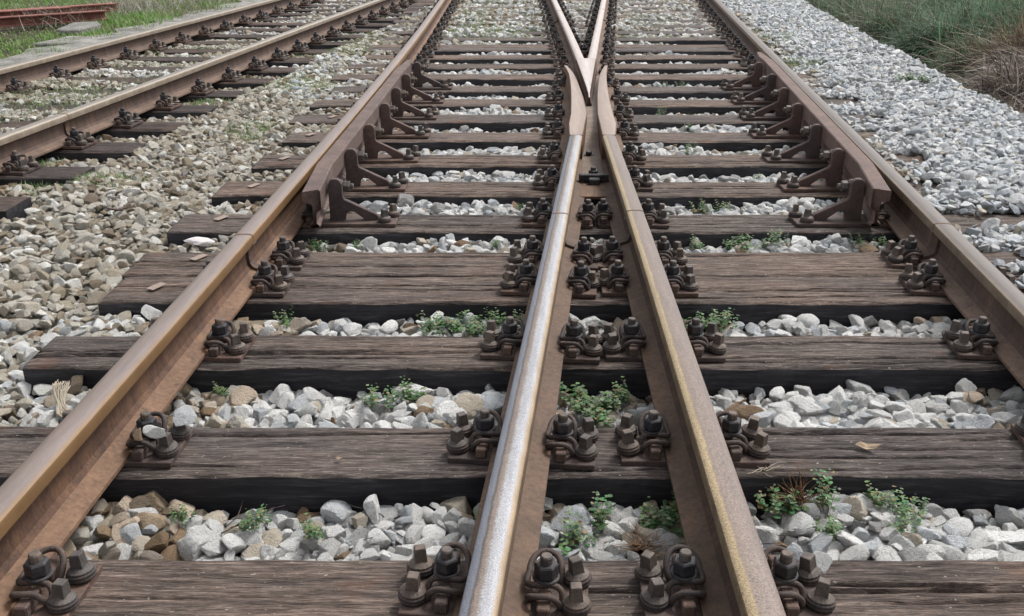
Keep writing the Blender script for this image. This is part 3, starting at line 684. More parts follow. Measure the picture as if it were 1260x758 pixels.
# placement on jittered grids
def cells(sp, y0, y1, dz0, dz1, seed):
    r = np.random.default_rng(seed)
    X, Y = np.meshgrid(np.arange(-8, 5.6, sp), np.arange(y0, y1, sp)); X = X.ravel(); Y = Y.ravel()
    X = X + r.uniform(-.5, .5, X.size) * sp * .95; Y = Y + r.uniform(-.5, .5, Y.size) * sp * .95
    hwid = .5173 * (Y * .927 + .5) * 1.08 + .95; k = np.abs(X) < hwid; X, Y = X[k], Y[k]
    return X, Y, H(X, Y) + r.uniform(dz0, dz1, X.size), r
XL_, YL_, ZL_, SZ_ = [], [], [], []
for sp, y0, y1, a, b, sd0, s0 in ((.036, .5, 5, -.030, -.012, 1, .0195), (.036, .5, 5, -.014, .018, 2, .0192), (.035, 5, 9.5, -.026, -.008, 3, .0195), (.035, 5, 9.5, -.010, .014, 4, .0182), (.041, 9.5, 19.5, -.018, .012, 5, .0225)):
    X, Y, Z, r = cells(sp, y0, y1, a, b, sd0); XL_.append(X); YL_.append(Y); ZL_.append(Z); SZ_.append(s0 * np.exp(r.normal(0, .30, X.size)) * 1.0)
X = np.concatenate(XL_); Y = np.concatenate(YL_); Z = np.concatenate(ZL_); SZ = np.minimum(np.concatenate(SZ_), .034)
SZ = SZ * np.where(X > (1.262 + .1055 * Y), .84, 1) * np.where((X < XL(Y) - .1), .9, 1)
keep = (X < edge_x(Y) + .55) & (X > -3.32 + .11 * Y - 2.0)
keep &= ~((X > edge_x(Y) + .12) & (rng.random(X.size) < .55))
def in_sleeper(X, Y, pad):
    m_ = np.zeros(X.size, bool)
    for i, (yy, wd) in enumerate(SLY):
        x0, x1 = sl_x(i); m_ |= (np.abs(Y - yy) < wd / 2 + pad) & (X > x0 - pad) & (X < x1 + pad)
    for yy in FSY:
        xr = xFR(yy); yl = yy - .035 * (X - xr); m_ |= (np.abs(Y - yl) < .125 + pad) & (X > xr - 2.02 - pad) & (X < xr + .44 + pad)
    return m_
ins = in_sleeper(X, Y, .016); inner = in_sleeper(X, Y, -.0)
keep &= ~(ins & (Z < .010)) ; keep &= ~(inner & (Z < .016) & (rng.random(X.size) < .6))
pads = in_sleeper(X, Y, .6)
for cf in (lambda y: XL(y) - hw, lambda y: 1.298 + .1055 * y, lambda y: -3.356 + .11 * y, lambda y: -4.801 + .11 * y):
    d = np.abs(X - cf(Y)); keep &= ~((d < .085) & (Z > -.045)) ; keep &= ~((d < .22) & (Z > .0) & ins)
for cf, a, b in ((lambda y: -.205 + .1035 * y, -1, 30), (lambda y: XRI(y) + hw, -1, 30)):
    d = np.abs(X - cf(Y)); keep &= ~((d < .085) & (Z > -.045)); keep &= ~((d < .20) & ins & (Z > 0))
keep &= ~((Y > 4.6) & (Y < 9) & (X > XRI(Y) - .14) & (X < -.169 + .1035 * Y + .14) & (Z > -.06))
dRk = X - (1.262 + .1055 * Y); bare = np.zeros(X.size, bool)
for i, a_, b_ in ((5, .20, 1.0), (7, .35, .50), (8, .30, .52), (9, .38, .58), (10, .3, .5), (11, .42, .6), (13, .45, .7)): bare |= (np.abs(Y - SLY[i][0]) < SLY[i][1] / 2 - .01) & (dRk > a_) & (dRk < b_)
keep &= ~(bare & (vnoise(X, Y, .12, 44) > -.28))
X, Y, Z, SZ = X[keep], Y[keep], Z[keep], SZ[keep]
# tint
nS = X.size; pal = {
    'white': np.array([(.74, .73, .71), (.84, .83, .81), (.62, .615, .60), (.48, .50, .52), (.65, .67, .69), (.56, .49, .40), (.28, .19, .12), (.38, .37, .36)]),
}
wc = np.array([.26, .26, .17, .09, .11, .055, .018, .035]); wr_ = np.array([.24, .16, .18, .15, .22, .02, .0, .03])
tan = np.array([(.50, .45, .37), (.41, .35, .27), (.57, .53, .46), (.31, .255, .185), (.76, .74, .69), (.41, .385, .34), (.20, .155, .11), (.52, .49, .42)])
wl_ = np.array([.20, .17, .19, .08, .11, .12, .04, .09])
T = np.zeros((nS, 3)); u = rng.random(nS)
reg_l = X < XL(Y) - .06; dRr = X - (1.262 + .1055 * Y); reg_r = dRr > .30 + .4 * (vnoise(X, Y, .7, 21))
def pick(p, wgt, u): return p[np.minimum(np.searchsorted(np.cumsum(wgt / wgt.sum()), u), len(p) - 1)]
T = pick(pal['white'], wc, u); T[reg_l] = pick(tan, wl_, u)[reg_l]; T[reg_r] = pick(pal['white'], wr_, u)[reg_r]
mid = (~reg_l) & (~reg_r) & ((dRr > .05) | ((Y > 10.8)) | (X < XL(Y) + .25) | (vnoise(X, Y, .6, 22) > .38)) & (rng.random(nS) < .40); T[mid] = pick(tan, wl_, u)[mid]
lw = reg_l & (vnoise(X, Y, .8, 23) + .1 * (Y - 6) / 6 > .12) & (rng.random(nS) < .45); T[lw] = pick(pal['white'], wc, u)[lw]
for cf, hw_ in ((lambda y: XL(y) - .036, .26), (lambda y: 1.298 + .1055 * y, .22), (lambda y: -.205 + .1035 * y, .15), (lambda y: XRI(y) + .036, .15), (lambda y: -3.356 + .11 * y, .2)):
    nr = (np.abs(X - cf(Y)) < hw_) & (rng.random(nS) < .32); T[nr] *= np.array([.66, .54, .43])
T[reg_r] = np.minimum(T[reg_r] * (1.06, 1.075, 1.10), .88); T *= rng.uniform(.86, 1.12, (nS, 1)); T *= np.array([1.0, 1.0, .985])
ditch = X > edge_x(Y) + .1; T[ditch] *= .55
ROT = np.stack([rng.normal(0, .35, nS), rng.normal(0, .35, nS), rng.uniform(0, 6.28, nS)], 1)
ax = rng.uniform(.82, 1.2, (nS, 3)); SC = SZ[:, None] * ax
# the 300 stones that show largest, one object each
zc = Y * .927 - (Z - 1.32) * .3746; yd = -(Z - 1.32) * .927 - Y * .3746
px = 630 + 1218 * X / zc; py = 379 + 1218 * yd / zc
vis = (px > 5) & (px < 1255) & (py > 5) & (py < 752) & (Z > H(X, Y) - .010)
for (yy, wd) in SLY[:4]:                                 # hidden behind a sleeper's back edge
    t = (1.32 - Z) / 1.32; yb = Y * (0 + 1) ; yhit = Y * (1.32 / (1.32 - Z)) ; vis &= ~((Y > yy + wd / 2) & (yhit < yy + wd / 2) )
score = np.where(vis, SZ / zc, 0); big = np.argsort(-score)[:300]
vars_o = [hull(500 + k, M['stone_o'], 4) for k in range(22)]
for n_, i in enumerate(big):
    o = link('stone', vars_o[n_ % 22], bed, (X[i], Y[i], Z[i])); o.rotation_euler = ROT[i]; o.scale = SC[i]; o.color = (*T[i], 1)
rest = np.ones(nS, bool); rest[big] = False
# the rest of the ballast: one object, stones spread on points
src = bpy.data.collections.new('ballast_stone_shapes')
NV = 26
for k in range(NV):
    so_ = bpy.data.objects.new('ballast_shape', hull(700 + k, M['stone_i'], 4)); src.objects.link(so_)
pm = bpy.data.meshes.new('ballast_stones'); n = int(rest.sum()); pm.vertices.add(n)
pm.vertices.foreach_set('co', np.stack([X, Y, Z], 1)[rest].ravel())
def vattr(name, typ, data, key): a = pm.attributes.new(name, typ, 'POINT'); a.data.foreach_set(key, np.ascontiguousarray(data).ravel())
vattr('rot', 'FLOAT_VECTOR', ROT[rest], 'vector'); vattr('scl', 'FLOAT_VECTOR', SC[rest], 'vector')
vattr('pick', 'INT', rng.integers(0, NV, n).astype(np.int32), 'value')
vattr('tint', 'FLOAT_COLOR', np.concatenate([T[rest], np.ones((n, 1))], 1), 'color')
bs = link('ballast_stones', pm); bs['kind'] = 'stuff'; tag(bs, 'loose crushed stone ballast, white beside the crossing and tan on the left', 'ballast')
ng = bpy.data.node_groups.new('spread_stones', 'GeometryNodeTree')
ng.interface.new_socket('Geometry', in_out='INPUT', socket_type='NodeSocketGeometry'); ng.interface.new_socket('Geometry', in_out='OUTPUT', socket_type='NodeSocketGeometry')
gi = ng.nodes.new('NodeGroupInput'); go = ng.nodes.new('NodeGroupOutput'); ci = ng.nodes.new('GeometryNodeCollectionInfo')
ci.inputs['Collection'].default_value = src; ci.inputs['Separate Children'].default_value = True; ci.inputs['Reset Children'].default_value = True
ip = ng.nodes.new('GeometryNodeInstanceOnPoints'); ip.inputs['Pick Instance'].default_value = True
def na(name, typ):
    a = ng.nodes.new('GeometryNodeInputNamedAttribute'); a.data_type = typ; a.inputs[0].default_value = name; return a.outputs[0]
m2p = ng.nodes.new('GeometryNodeMeshToPoints'); ng.links.new(gi.outputs[0], m2p.inputs[0]); ng.links.new(m2p.outputs[0], ip.inputs['Points'])
e2r = ng.nodes.new('FunctionNodeEulerToRotation')
ng.links.new(na('rot', 'FLOAT_VECTOR'), e2r.inputs[0]); ng.links.new(e2r.outputs[0], ip.inputs['Rotation'])
ng.links.new(na('scl', 'FLOAT_VECTOR'), ip.inputs['Scale']); ng.links.new(na('pick', 'INT'), ip.inputs['Instance Index'])
ng.links.new(ci.outputs[0], ip.inputs['Instance']); ng.links.new(ip.outputs[0], go.inputs[0])
md = bs.modifiers.new('spread', 'NODES'); md.node_group = ng
print('stones', nS)

# ------------------------------------------------------------------ plants
def tint_mesh(name, V, F, colors, m, parent=None):       # V (n,3), F (m,4) or (m,3), colors per face
    me = np_mesh(name, V, F, [m]); a = me.color_attributes.new('tint', 'FLOAT_COLOR', 'CORNER'); k = F.shape[1]
    c = np.concatenate([np.repeat(colors, k, 0), np.ones((len(F) * k, 1))], 1); a.data.foreach_set('color', c.ravel()); return me
def blades(base, dirs, length, width, droop, segs, cols, seed):
    r = np.random.default_rng(seed); n = len(base); t = np.linspace(0, 1, segs + 1)
    side = np.stack([-dirs[:, 1], dirs[:, 0], np.zeros(n)], 1); nn = np.linalg.norm(side, axis=1, keepdims=True); rs = r.normal(size=(n, 3)) * (1, 1, 0); side = np.where(nn > .05, side / np.maximum(nn, 1e-6), rs)
    side = side + r.normal(0, .5, (n, 3)); side /= np.linalg.norm(side, axis=1, keepdims=True)
    curl = r.normal(0, .12, (n, 3)) * length[:, None]
    V = np.zeros((n, segs + 1, 2, 3))
    for k, tt in enumerate(t):
        p = base + dirs * (length * tt)[:, None] + curl * (tt * tt) ; p[:, 2] -= droop * length * tt * tt
        wv = side * (width * (1 - .85 * tt))[:, None] * .5; V[:, k, 0] = p - wv; V[:, k, 1] = p + wv
    b = (np.arange(n) * (segs + 1) * 2)[:, None] + (np.arange(segs) * 2)[None]; b = b.ravel()
    F = np.stack([b, b + 1, b + 3, b + 2], 1); C = np.repeat(cols, segs, 0)
    return V.reshape(-1, 3), F, C
def weed_mesh(seed, h=.07, spread=.055, stems=11):
    r = random.Random(seed); V, F, C = [], [], []
    for s in range(stems):
        a = r.uniform(0, 6.28); d0 = r.uniform(0, spread); bx, by = d0 * math.cos(a), d0 * math.sin(a)
        hh = h * r.uniform(.35, 1.1); lx, ly = r.uniform(-.35, .35) * hh + bx * .3, r.uniform(-.35, .35) * hh + by * .3
        g = r.uniform(.7, 1.25); nl = r.randint(9, 15)
        i0 = len(V); V += [(bx - .001, by, 0), (bx + .001, by, 0), (bx + lx, by + ly, hh)]; F.append((i0, i0 + 1, i0 + 2)); C.append((.07, .12, .03))
        for q in range(nl):
            t = (q + 1.2) / (nl + .2); px_, py_, pz = bx + lx * t, by + ly * t, hh * t
            ang = q * 2.4 + r.random(); R_ = r.uniform(.006, .014) * (1.25 - .6 * t); el_ = r.uniform(-.1, .7)
            c = (px_ + R_ * math.cos(ang), py_ + R_ * math.sin(ang), pz + R_ * el_)
            ls = r.uniform(.0035, .0082) * (1.2 - .3 * t); col = (.09 * g * r.uniform(.7, 1.5), .18 * g * r.uniform(.65, 1.25), .07 * g)
            if r.random() < .14: col = (.20, .26, .15)
            if r.random() < .05: col = (.26, .20, .09)
            ux, uy = math.cos(ang), math.sin(ang); i0 = len(V); V.append(c)
            tilt = r.uniform(-.4, .5); m_ = 7
            for k in range(m_):
                th = 2 * math.pi * k / m_; rr = ls * (1.12 if k % 2 else .86); V.append((c[0] + rr * (ux * math.cos(th) - uy * math.sin(th)), c[1] + rr * (uy * math.cos(th) + ux * math.sin(th)), c[2] + rr * math.cos(th) * tilt + rr * math.sin(th) * r.uniform(-.3, .3)))
            for k in range(m_): F.append((i0, i0 + 1 + k, i0 + 1 + (k + 1) % m_)); C.append(col)
    return tint_mesh('weed', np.array(V), np.array(F), np.array(C), M['leaf'])
wm = [weed_mesh(k, .075 + .015 * (k % 3), .05, 11 + k % 4) for k in range(5)] + [weed_mesh(40 + k, .05, .075, 26) for k in range(2)] + [weed_mesh(60, .115, .03, 7)]
WP = [(-.187, 3.218, 1.5), (-.287, 3.203, 1), (-.391, 2.651, 1), (-.31, 2.693, 1), (.22, 2.651, 1.4), (.323, 2.704, 1), (.26, 2.60, 1.2), (.218, 2.036, 1.1), (.385, 2.06, 1.2), (.15, 1.955, 1.1), (-.070, 2.002, 1.1),
      (.678, 3.27, 1.2), (.738, 3.24, 1.1), (-.058, 3.277, .9), (.03, 3.25, .8), (.795, 4.1, 1.0), (.998, 4.08, 1.2), (1.136, 4.1, 1), (1.60, 4.08, .9), (1.50, 4.08, .8), (-.485, 1.986, .8), (-.808, 2.06, .6), (-.623, 2.036, .7), (.69, 2.10, 1.2),
      (.77, 2.09, 1.1), (.904, 2.09, .9), (.969, 2.08, .9), (.933, 2.002, .8), (.754, 1.979, .8), (-.81, 3.26, .8), (-.90, 2.72, .7), (-.843, 4.08, .8), (-.681, 4.08, .6), (-.072, 4.08, .6), (.929, 4.66, 1), (1.032, 4.65, 1), (.041, 4.66, .6), (1.05, 5.84, .9), (1.337, 5.25, .7), (1.4, 8.23, 1), (1.25, 8.22, .9), (1.62, 4.66, .6), (1.05, 7.05, .9), (1.15, 6.45, .8)]
def zone(x, y):
    if x < xL(y) + .45: return 'beside the left outer rail'
    if x < xLI(y) - .25: return 'midway left of the inner rails'
    if x < xLI(y): return 'close left of the silvery rail'
    if x < xRI(y): return 'between the inner rails'
    if x < xRI(y) + .4: return 'close right of the yellowish rail'
    return 'midway right of the inner rails'
grp = {}
for k, (x, y, s) in enumerate(WP):
    gi_ = sum(1 for q in SLY if q[0] < y); grp.setdefault((gi_, zone(x, y)), []).append((x, y, s, k))
for (gi_, zn), L_ in grp.items():
    L_.sort()
    for j, (x, y, s, k) in enumerate(L_):
        me = wm[5 + k % 2] if s > 1.15 else (wm[7] if k in (7, 8, 24) else wm[k % 5])
        zz = float(H(np.array([x]), np.array([y]))[0]); o = link('weed', me, None, (x, y, max(zz, -.09) + .012), k * 1.3); s *= .84; o.scale = (s, s, s * .95)
        pre = '' if len(L_) == 1 else ['leftmost ', 'next ', 'third ', 'fourth '][j] if len(L_) > 2 else ['left hand ', 'right hand '][j]
        gp = f'between the {ORD[gi_ - 1]} and {ORD[gi_]} sleepers' if gi_ else 'in front'
        tag(o, f'{pre}green weed {zn}, {gp}', 'weed', 'weeds between the sleepers')
o = link('weed', wm[5], None, (3.2, 8.0, .03)); o.scale = (1.6,) * 3; tag(o, 'lone pale green weed on the white ballast shoulder right of the right outer rail', 'weed')
# low green growth among the stones
def patch(name, label, spots, n, hgt, cols, seed, cat='ground cover', zoff=0, width=.006):
    r = np.random.default_rng(seed); B = []
    for (x, y, rx_, ry_, k) in spots:
        q = r.normal(0, .5, (int(n * k), 2)); B.append(np.stack([x + q[:, 0] * rx_, y + q[:, 1] * ry_], 1))
    B = np.concatenate(B); z = H(B[:, 0], B[:, 1]) + zoff; B = np.concatenate([B, z[:, None]], 1); m_ = len(B)
    a = r.uniform(0, 6.28, m_); l = r.uniform(.2, 1.0, m_); d = np.stack([np.cos(a) * l, np.sin(a) * l, np.ones(m_)], 1); d /= np.linalg.norm(d, axis=1, keepdims=True)
    C = np.array(cols)[r.integers(0, len(cols), m_)] * r.uniform(.7, 1.3, (m_, 1))
    V, F, C = blades(B, d, hgt * r.uniform(.4, 1.2, m_), np.full(m_, width) * r.uniform(.7, 1.3, m_), .25, 2, C, seed)
    o = link(name, tint_mesh(name, V, F, C, M['leaf'])); o['kind'] = 'stuff'; tag(o, label, cat); return o
GC = [(.13, .26, .07), (.18, .30, .10), (.24, .27, .14), (.30, .30, .19)]
patch('ground_cover', 'thin low green growth scattered over the tan ballast on the left and far ballast', [(-2.3, 5.1, .3, .15, 1), (-1.7, 8.2, .35, .6, 2), (-1.67, 6.4, .15, .3, .7), (-1.8, 10.5, .4, 1.2, 4), (-2.3, 7.5, .2, .3, .6), (-2.7, 5.55, .12, .15, .5), (-1.9, 12.5, .5, 2.5, 4), (-.3, 11.5, .9, 1.0, 3), (-.4, 14, .8, 2.2, 4), (1.4, 11.2, .5, .3, 1.5), (1.5, 13.5, .7, 1.6, 2), (-3.4, 7.5, .7, .9, 1.5), (-3.1, 10, .7, 1.5, 2), (-.3, 9.35, .5, .2, 1), (2.9, 11, .3, .7, .6), (2.6, 9.2, .25, .4, .4), (.6, 12.3, .15, .6, .5), (1.35, 7.0, .2, .12, .3)], 1300, .045, GC, 3, zoff=.004)
# grass on the bank behind the left hand track
def grassb():
    r = np.random.default_rng(5); n = 110000; y = r.uniform(8.3, 21, n); x = r.uniform(-10.5, -2, n)
    xs_ = -4.765 + .11 * y; dens = vnoise(x, y, .8, 31) + .5; d = xs_ - x
    k = ((d > .92 + .5 * vnoise(x, y, .4, 6)) | ((d > .25) & (vnoise(x, y, .35, 61) > .30))) & (r.random(n) < .35 + .8 * dens) & (np.abs(x) < .5173 * (y * .927 + .5) * 1.1 + .6); x, y = x[k], y[k]; m_ = len(x); tall = vnoise(x, y, 1.1, 32)
    B = np.stack([x, y, np.full(m_, -.02)], 1); a = r.uniform(0, 6.28, m_); l = r.uniform(.1, .9, m_); d = np.stack([np.cos(a) * l, np.sin(a) * l, np.ones(m_)], 1); d /= np.linalg.norm(d, axis=1, keepdims=True)
    pal_ = np.array([(.12, .25, .05), (.17, .32, .07), (.22, .34, .09), (.34, .31, .20), (.24, .20, .15)]); wq = [.3, .3, .2, .12, .08]
    C = pal_[r.choice(5, m_, p=wq)] * r.uniform(.6, 1.3, (m_, 1)); dry = vnoise(x, y, .9, 33) > .22; C[dry] = C[dry] * .4 + np.array([.22, .19, .14]) * .6
    V, F, C = blades(B, d, (.09 + .22 * np.clip(tall + .3, 0, 1)) * r.uniform(.5, 1.3, m_) * np.where((x < -5.3) & (y > 10.2) & (x + y < 8.6) & (x + y > 1.5) , .4, 1), r.uniform(.008, .016, m_), .35, 2, C, 9)
    o = link('grass', tint_mesh('grass', V, F, C, M['leaf'])); o['kind'] = 'stuff'; tag(o, 'green and straw coloured grass on the bank beyond the left hand track', 'grass')
grassb()
# shrubs beyond the ballast shoulder
def shrub(x, y, z, n, ln, rad, cols, lean, label, name='shrub', width=.007, droop=.35, seed=0, spread=.8, brown=False, cat='shrub'):
    r = np.random.default_rng(seed); q = r.normal(0, .4, (n, 2)) * rad; a = r.uniform(0, 6.28, n); l = np.abs(r.normal(0, spread, n))
    d = np.stack([np.cos(a) * l + lean[0], np.sin(a) * l + lean[1], r.uniform(.5, 1.1, n)], 1); d /= np.linalg.norm(d, axis=1, keepdims=True)
    B = np.stack([q[:, 0], q[:, 1], r.uniform(0, .35, n) * ln], 1); C = np.array(cols)[r.integers(0, len(cols), n)] * (r.uniform(.25, 1.5, (n, 1)) ** 1.3)
    wd_ = width * r.uniform(.5, 1.1, n); hl_ = r.random(n) < .14; wd_[hl_] *= 1.5; C[hl_] = C[hl_] * .6 + np.array([.20, .30, .18] if not brown else [.46, .40, .36]) * .5
    V, F, C = blades(B, d, ln * r.uniform(.35, 1.15, n), wd_, droop, 4, C, seed)
    o = root(name, (x, y, z)); tag(o, label, cat, 'shrubs along the right hand ditch')
    link('stem' if brown else 'foliage', tint_mesh('foliage', V, F, C, M['twig'] if brown else M['leaf']), o)
    if not brown:
        r = np.random.default_rng(seed + 50); k = n // 5; a = r.uniform(0, 6.28, k); l = np.abs(r.normal(0, spread * 1.1, k)); d = np.stack([np.cos(a) * l, np.sin(a) * l, r.uniform(.4, 1, k)], 1); d /= np.linalg.norm(d, axis=1, keepdims=True)
        B = np.stack([r.normal(0, .3, k) * rad, r.normal(0, .3, k) * rad, np.zeros(k)], 1); C = np.array([(.20, .15, .13), (.30, .24, .21), (.11, .085, .08)])[r.integers(0, 3, k)]
        V, F, C = blades(B, d, ln * r.uniform(.4, 1, k), .012 * r.uniform(.5, 1.2, k), droop * .8, 4, C, seed + 1); link('stem', tint_mesh('stem', V, F, C, M['twig']), o)
    return o
G1 = [(.07, .15, .085), (.11, .21, .12), (.045, .10, .055), (.19, .27, .18), (.15, .12, .09)]; G3 = [(.05, .13, .06), (.08, .19, .08), (.04, .09, .045), (.12, .20, .11)]
G2 = [(.09, .16, .08), (.14, .19, .11), (.16, .12, .10), (.07, .13, .06), (.21, .18, .16)]
RU = [(.25, .15, .10), (.17, .12, .08), (.30, .22, .15), (.11, .16, .07)]; BW = [(.34, .30, .25), (.20, .15, .14), (.50, .43, .38), (.10, .075, .07), (.22, .18, .13)]
SH = [(4.75, 12.6, 3200, .90, .50, G2, (-.1, -.1), 'dull green broom shrub with bare purplish twigs at the ditch edge'),
      (4.85, 14.0, 3000, .80, .55, G2, (-.1, -.1), 'grey green broom shrub behind the purplish twigged one'),
      (5.0, 15.8, 2600, .85, .6, G2, (-.15, 0), 'olive broom shrub where the ballast edge nears the top of the photo'),
      (5.3, 17.6, 2400, .9, .7, G2, (-.1, 0), 'farthest olive shrub by the ballast edge'),
      (4.75, 11.2, 3800, .9, .45, G1, (-.25, -.2), 'bright green broom shrub with arching shoots in the middle of the ditch growth'),
      (5.55, 11.6, 3600, 1.15, .6, G1, (-.15, -.1), 'fresh green broom shrub rising behind the bright arching one'),
      (5.85, 10.5, 3800, 1.2, .6, G3, (-.1, -.1), 'dark green broom shrub at the top right corner of the photo'),
      (4.22, 9.4, 1600, .42, .22, G1, (-.45, -.25), 'low green tuft leaning over the ballast edge'),
      (4.65, 10.15, 2400, .70, .35, G2, (-.2, -.2), 'small mixed green and brown shrub behind the low tuft'),
      (5.0, 9.75, 3200, 1.0, .35, RU, (-.3, -.1), 'rust coloured dry broom tuft between green shoots and brown tangle'),
      (6.4, 13.2, 3000, 1.0, .7, G3, (0, 0), 'dark shrub partly behind the fresh green broom'), (6.2, 15.2, 2600, 1.0, .8, G1, (0, 0), 'tall far green shrub at the top edge of the photo')]
for k, (x, y, n, ln, rad, cols, lean, lab) in enumerate(SH):
    shrub(x, y, float(GZ(np.array([x]), np.array([y]))[0]) - .0, n, ln, rad, cols, lean, lab, seed=100 + 7 * k, brown=(cols is RU), droop=.45, width=.011)
for k, (x, y, n, ln, rad, lab) in enumerate([(4.40, 8.55, 3600, .80, .38, 'brown leafless tangle of arching twigs at the right edge of the photo'), (5.0, 8.9, 3200, 1.0, .5, 'pale brown bare bramble rising behind the leafless tangle'), (3.98, 7.75, 1500, .5, .22, 'low dry twigs reaching over the white ballast at the right edge')]):
    shrub(x, y, -.45, n, ln, rad, BW, (-.3, -.1), lab, 'dry_bramble', .011, .5, 200 + k, 1.0, True, 'bramble')
patch('dry_weeds', 'grey brown dead weeds standing in the grass behind the tilted concrete slab', [(-5.3, 14.2, .7, .9, 1), (-4.6, 15.5, .5, .8, .7), (-6.9, 12.3, .4, .5, .3), (-5.7, 12.6, .4, .5, .4)], 900, .34, [(.36, .32, .29), (.25, .21, .19), (.45, .41, .36), (.20, .24, .12)], 12, 'ground cover', 0, .009)
patch('ditch_growth', 'dark low growth and litter in the ditch beside the white ballast', [(4.0 + .1 * k, 7 + k * .9, .45, .6, 1) for k in range(11)], 700, .10, [(.08, .10, .05), (.12, .10, .07), (.08, .07, .06), (.12, .17, .07)], 8, 'ground cover', 0, .008)

# ------------------------------------------------------------------ left bank: strip, slabs, beams
def strip():
    ysr = np.arange(6.5, 24, .35); V = []; F = []
    for k, yq in enumerate(ysr):
        xr = xFL(yq) - .28 + .05 * math.sin(k * 1.7); xl = xFL(yq) - 1.0 + .12 * math.sin(k * 2.3 + 1)
        V += [(xl, yq, -.15), (xl, yq, .035), (xr, yq, .035), (xr, yq, -.15)]
    for k in range(len(ysr) - 1):
        for q in range(3): F.append((4 * k + q, 4 * k + q + 1, 4 * k + 5 + q, 4 * k + 4 + q))
    F += [(0, 3, 2, 1)]; me = py_mesh('concrete_strip', V, F, [M['concrete']]); o = link('concrete_strip', me); o['kind'] = 'structure'; return o
strip()
def conc(poly, z0, z1, lab): tag(link('concrete_slab', slab('concrete_slab', poly, z0, z1, M['concrete'], .012)), lab, 'concrete slab', 'concrete slabs on the left bank')
conc([(-5.16, 11.55), (-5.06, 11.50), (-4.90, 11.58), (-4.80, 11.95), (-4.88, 12.08), (-5.14, 12.0)], -.02, [.05, .045, .045, .07, .085, .08], 'tilted grey concrete slab with broken corner lying in the grass by the far left rail')
conc([(-4.85, 10.3), (-4.45, 10.35), (-4.28, 10.85), (-4.75, 10.95)], -.02, [.05, .045, .045, .05], 'flat thin pale slab beside the concrete strip, in front of the tilted slab')
ws = link('limestone_block', vars_o[3], None, (-5.2, 9.5, .06)); ws.scale = (.09, .08, .07); ws.color = (.62, .6, .56, 1); tag(ws, 'whitish stone at the grass edge on the far left', 'stone')
def beam(loc, ang, ln, lab, hgt=.16, wd=.12):
    p = [(-wd / 2, 0), (wd / 2, 0), (wd / 2, .012), (-.0 + .006, .018), (.006, hgt - .02), (wd / 2, hgt - .014), (wd / 2, hgt), (-wd / 2, hgt), (-wd / 2, hgt - .014), (-.006, hgt - .02), (-.006, .018), (-wd / 2, .012)]
    me = prism('steel_beam', p, 0, ln, M['beam'], .002); o = link('steel_beam', me, None, loc, ang); tag(o, lab, 'steel beam', 'rusty steel beams lying on the left bank')
beam((-8.1, 10.05, .03), -.83, 4.1, 'front rusty red steel beam lying in the grass at the top left', .11, .13)
beam((-8.25, 10.35, .08), -.83, 3.7, 'rusty red steel beam lying on and behind the front beam', .10, .13)
beam((-8.4, 10.85, .04), -.80, 4.3, 'rear rusty beam whose far end sticks out past the others', .10, .12)

# ------------------------------------------------------------------ litter
def leaf_litter(loc, s, lab):
    pts = [(-.03, 0, .004), (-.02, .012, .010), (0, .016, .004), (.02, .010, .012), (.036, 0, .020), (.02, -.008, .006), (0, -.012, .002), (-.02, -.008, .006), (0, 0, .001)]
    F = [(8, i, (i + 1) % 8) for i in range(8)]; o = link('dead_leaf', py_mesh('dead_leaf', [tuple(q * s for q in p) for p in pts], F, [M['dryleaf']]), None, loc, -.4)
    md = o.modifiers.new('t', 'SOLIDIFY'); md.thickness = .001; tag(o, lab, 'dead leaf')
leaf_litter((.93, 2.27, .006), 1, 'curled brown dead leaf lying on the second sleeper right of the inner rails')
leaf_litter((-.445, 2.215, .006), .35, 'small pale leaf scrap on the second sleeper left of the silvery inner rail')
def twigs(name, loc, n, ln, m, lab, cat, r0=.0015, seed=0, flat=.5, rot=0):
    r = random.Random(seed); it = []
    for k in range(n):
        a = r.uniform(0, 6.28); e = r.uniform(0, flat); p = [Vector((r.uniform(-.2, .2) * ln, r.uniform(-.2, .2) * ln, .003))]
        for q in range(4): a += r.uniform(-.5, .5); e += r.uniform(-.2, .2); p.append(p[-1] + Vector((math.cos(a) * math.cos(e), math.sin(a) * math.cos(e), math.sin(e))) * ln / 4)
        p = [Vector((v.x, v.y, max(v.z, .002))) for v in p]
        it.append((tube('t', p, lambda t: r0 * (1 - .6 * t), m, 4, 2), Matrix(), 0))
    o = link(name, join_me(name, it, [m]), None, loc, rot); tag(o, lab, cat); return o
twigs('dry_plant', (.715, 2.11, -.05), 40, .085, M['deadbrown'], 'dead brown curly plant right of the yellowish inner rail against the second sleeper', 'dead plant', .0016, 3, 1.3)
twigs('dry_plant', (.305, 1.93, -.065), 34, .07, M['deadbrown'], 'dry reddish grass litter between the inner rails among the nearest weeds', 'dead plant', .0014, 4, .5)
twigs('dry_plant', (.64, 2.16, .002), 9, .06, M['husk'], 'few straw coloured stalks on the front edge of the second sleeper', 'dry stalks', .0013, 5, .4)
twigs('fallen_twig', (-1.85, 4.55, -.01), 2, .15, M['clip'], 'dark crooked twig lying on the tan ballast left of the crossing', 'twig', .007, 6, .2)
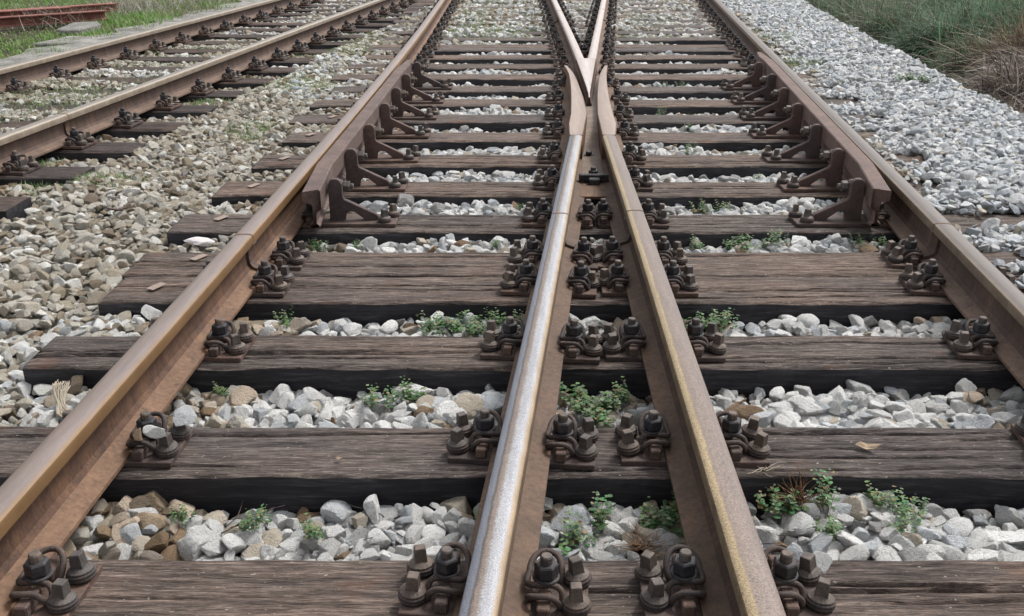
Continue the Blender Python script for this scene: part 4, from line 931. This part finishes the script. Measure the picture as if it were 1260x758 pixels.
twigs('fallen_twig', (-.68, 2.03, -.085), 3, .14, M['clip'], 'thin dark twig on the ballast left of the inner rails by the second sleeper', 'twig', .002, 8, .25)
twigs('fallen_twig', (-.30, 2.06, -.08), 4, .12, M['clip'], 'thin black twig resting against the second sleeper near the silvery rail', 'twig', .002, 9, .4)
twigs('fallen_twig', (.50, 1.98, -.07), 6, .14, M['clip'], 'thin dark twigs close to the left side of the yellowish inner rail', 'twig', .002, 10, .4)
def husk():
    r = random.Random(3); it = []
    for k in range(48):
        u = k / 47 - .5; j = lambda q: r.uniform(-q, q)
        pts = [(-.055 + u * .05 + j(.006), .075 + j(.012), .062 + j(.012)), (-.045 + u * .045, .045, .052 + j(.006)), (-.02 + u * .025, .01, .030 + j(.006)), (.015 + u * .03 + j(.004), -.02 + u * .03, .022 + j(.006)), (.055 + j(.01), -.028 + u * .055, .012 + j(.008)), (.085 + j(.012), -.02 + u * .07, .006)]
        it.append((tube('t', pts, lambda t: .0021 * (1 - .45 * abs(2 * t - 1)), M['husk'], 5, 2), Matrix(), 0))
    o = link('dry_husk', join_me('dry_husk', it, [M['husk']]), None, (-1.30, 2.56, -.055), -.2); tag(o, 'pale frayed fibre rag beside the third sleeper, left of the left outer rail', 'rag')
husk()
sc = link('scrap', hull(950, M['scrap'], 3, 3), None, (-1.33, 4.07, -.02)); sc.scale = (.055, .035, .02); tag(sc, 'crumpled pale wrapper against the sixth sleeper on its left end', 'litter')
for k, (p, s, c, lab) in enumerate([((-.90, 2.20, .098), .017, (.68, .67, .64), 'small white stone caught on the left outer rail fastening of the second sleeper'),
                                ((-.865, 2.31, .075), .026, (.52, .53, .54), 'grey white stone standing behind the nut of the left outer rail fastening'),
                                ((-.955, 2.22, .075), .018, (.28, .20, .13), 'brown stone wedged on the left outer rail foot beside the clip'),
                                ((.640, 1.735, .04), .02, (.60, .60, .58), 'white stone lodged behind the nut right of the yellowish inner rail')]):
    o = link('lodged_stone', vars_o[5 + k], None, p, k); o.scale = (s, s * .85, s); o.color = (*c, 1); tag(o, lab, 'stone')
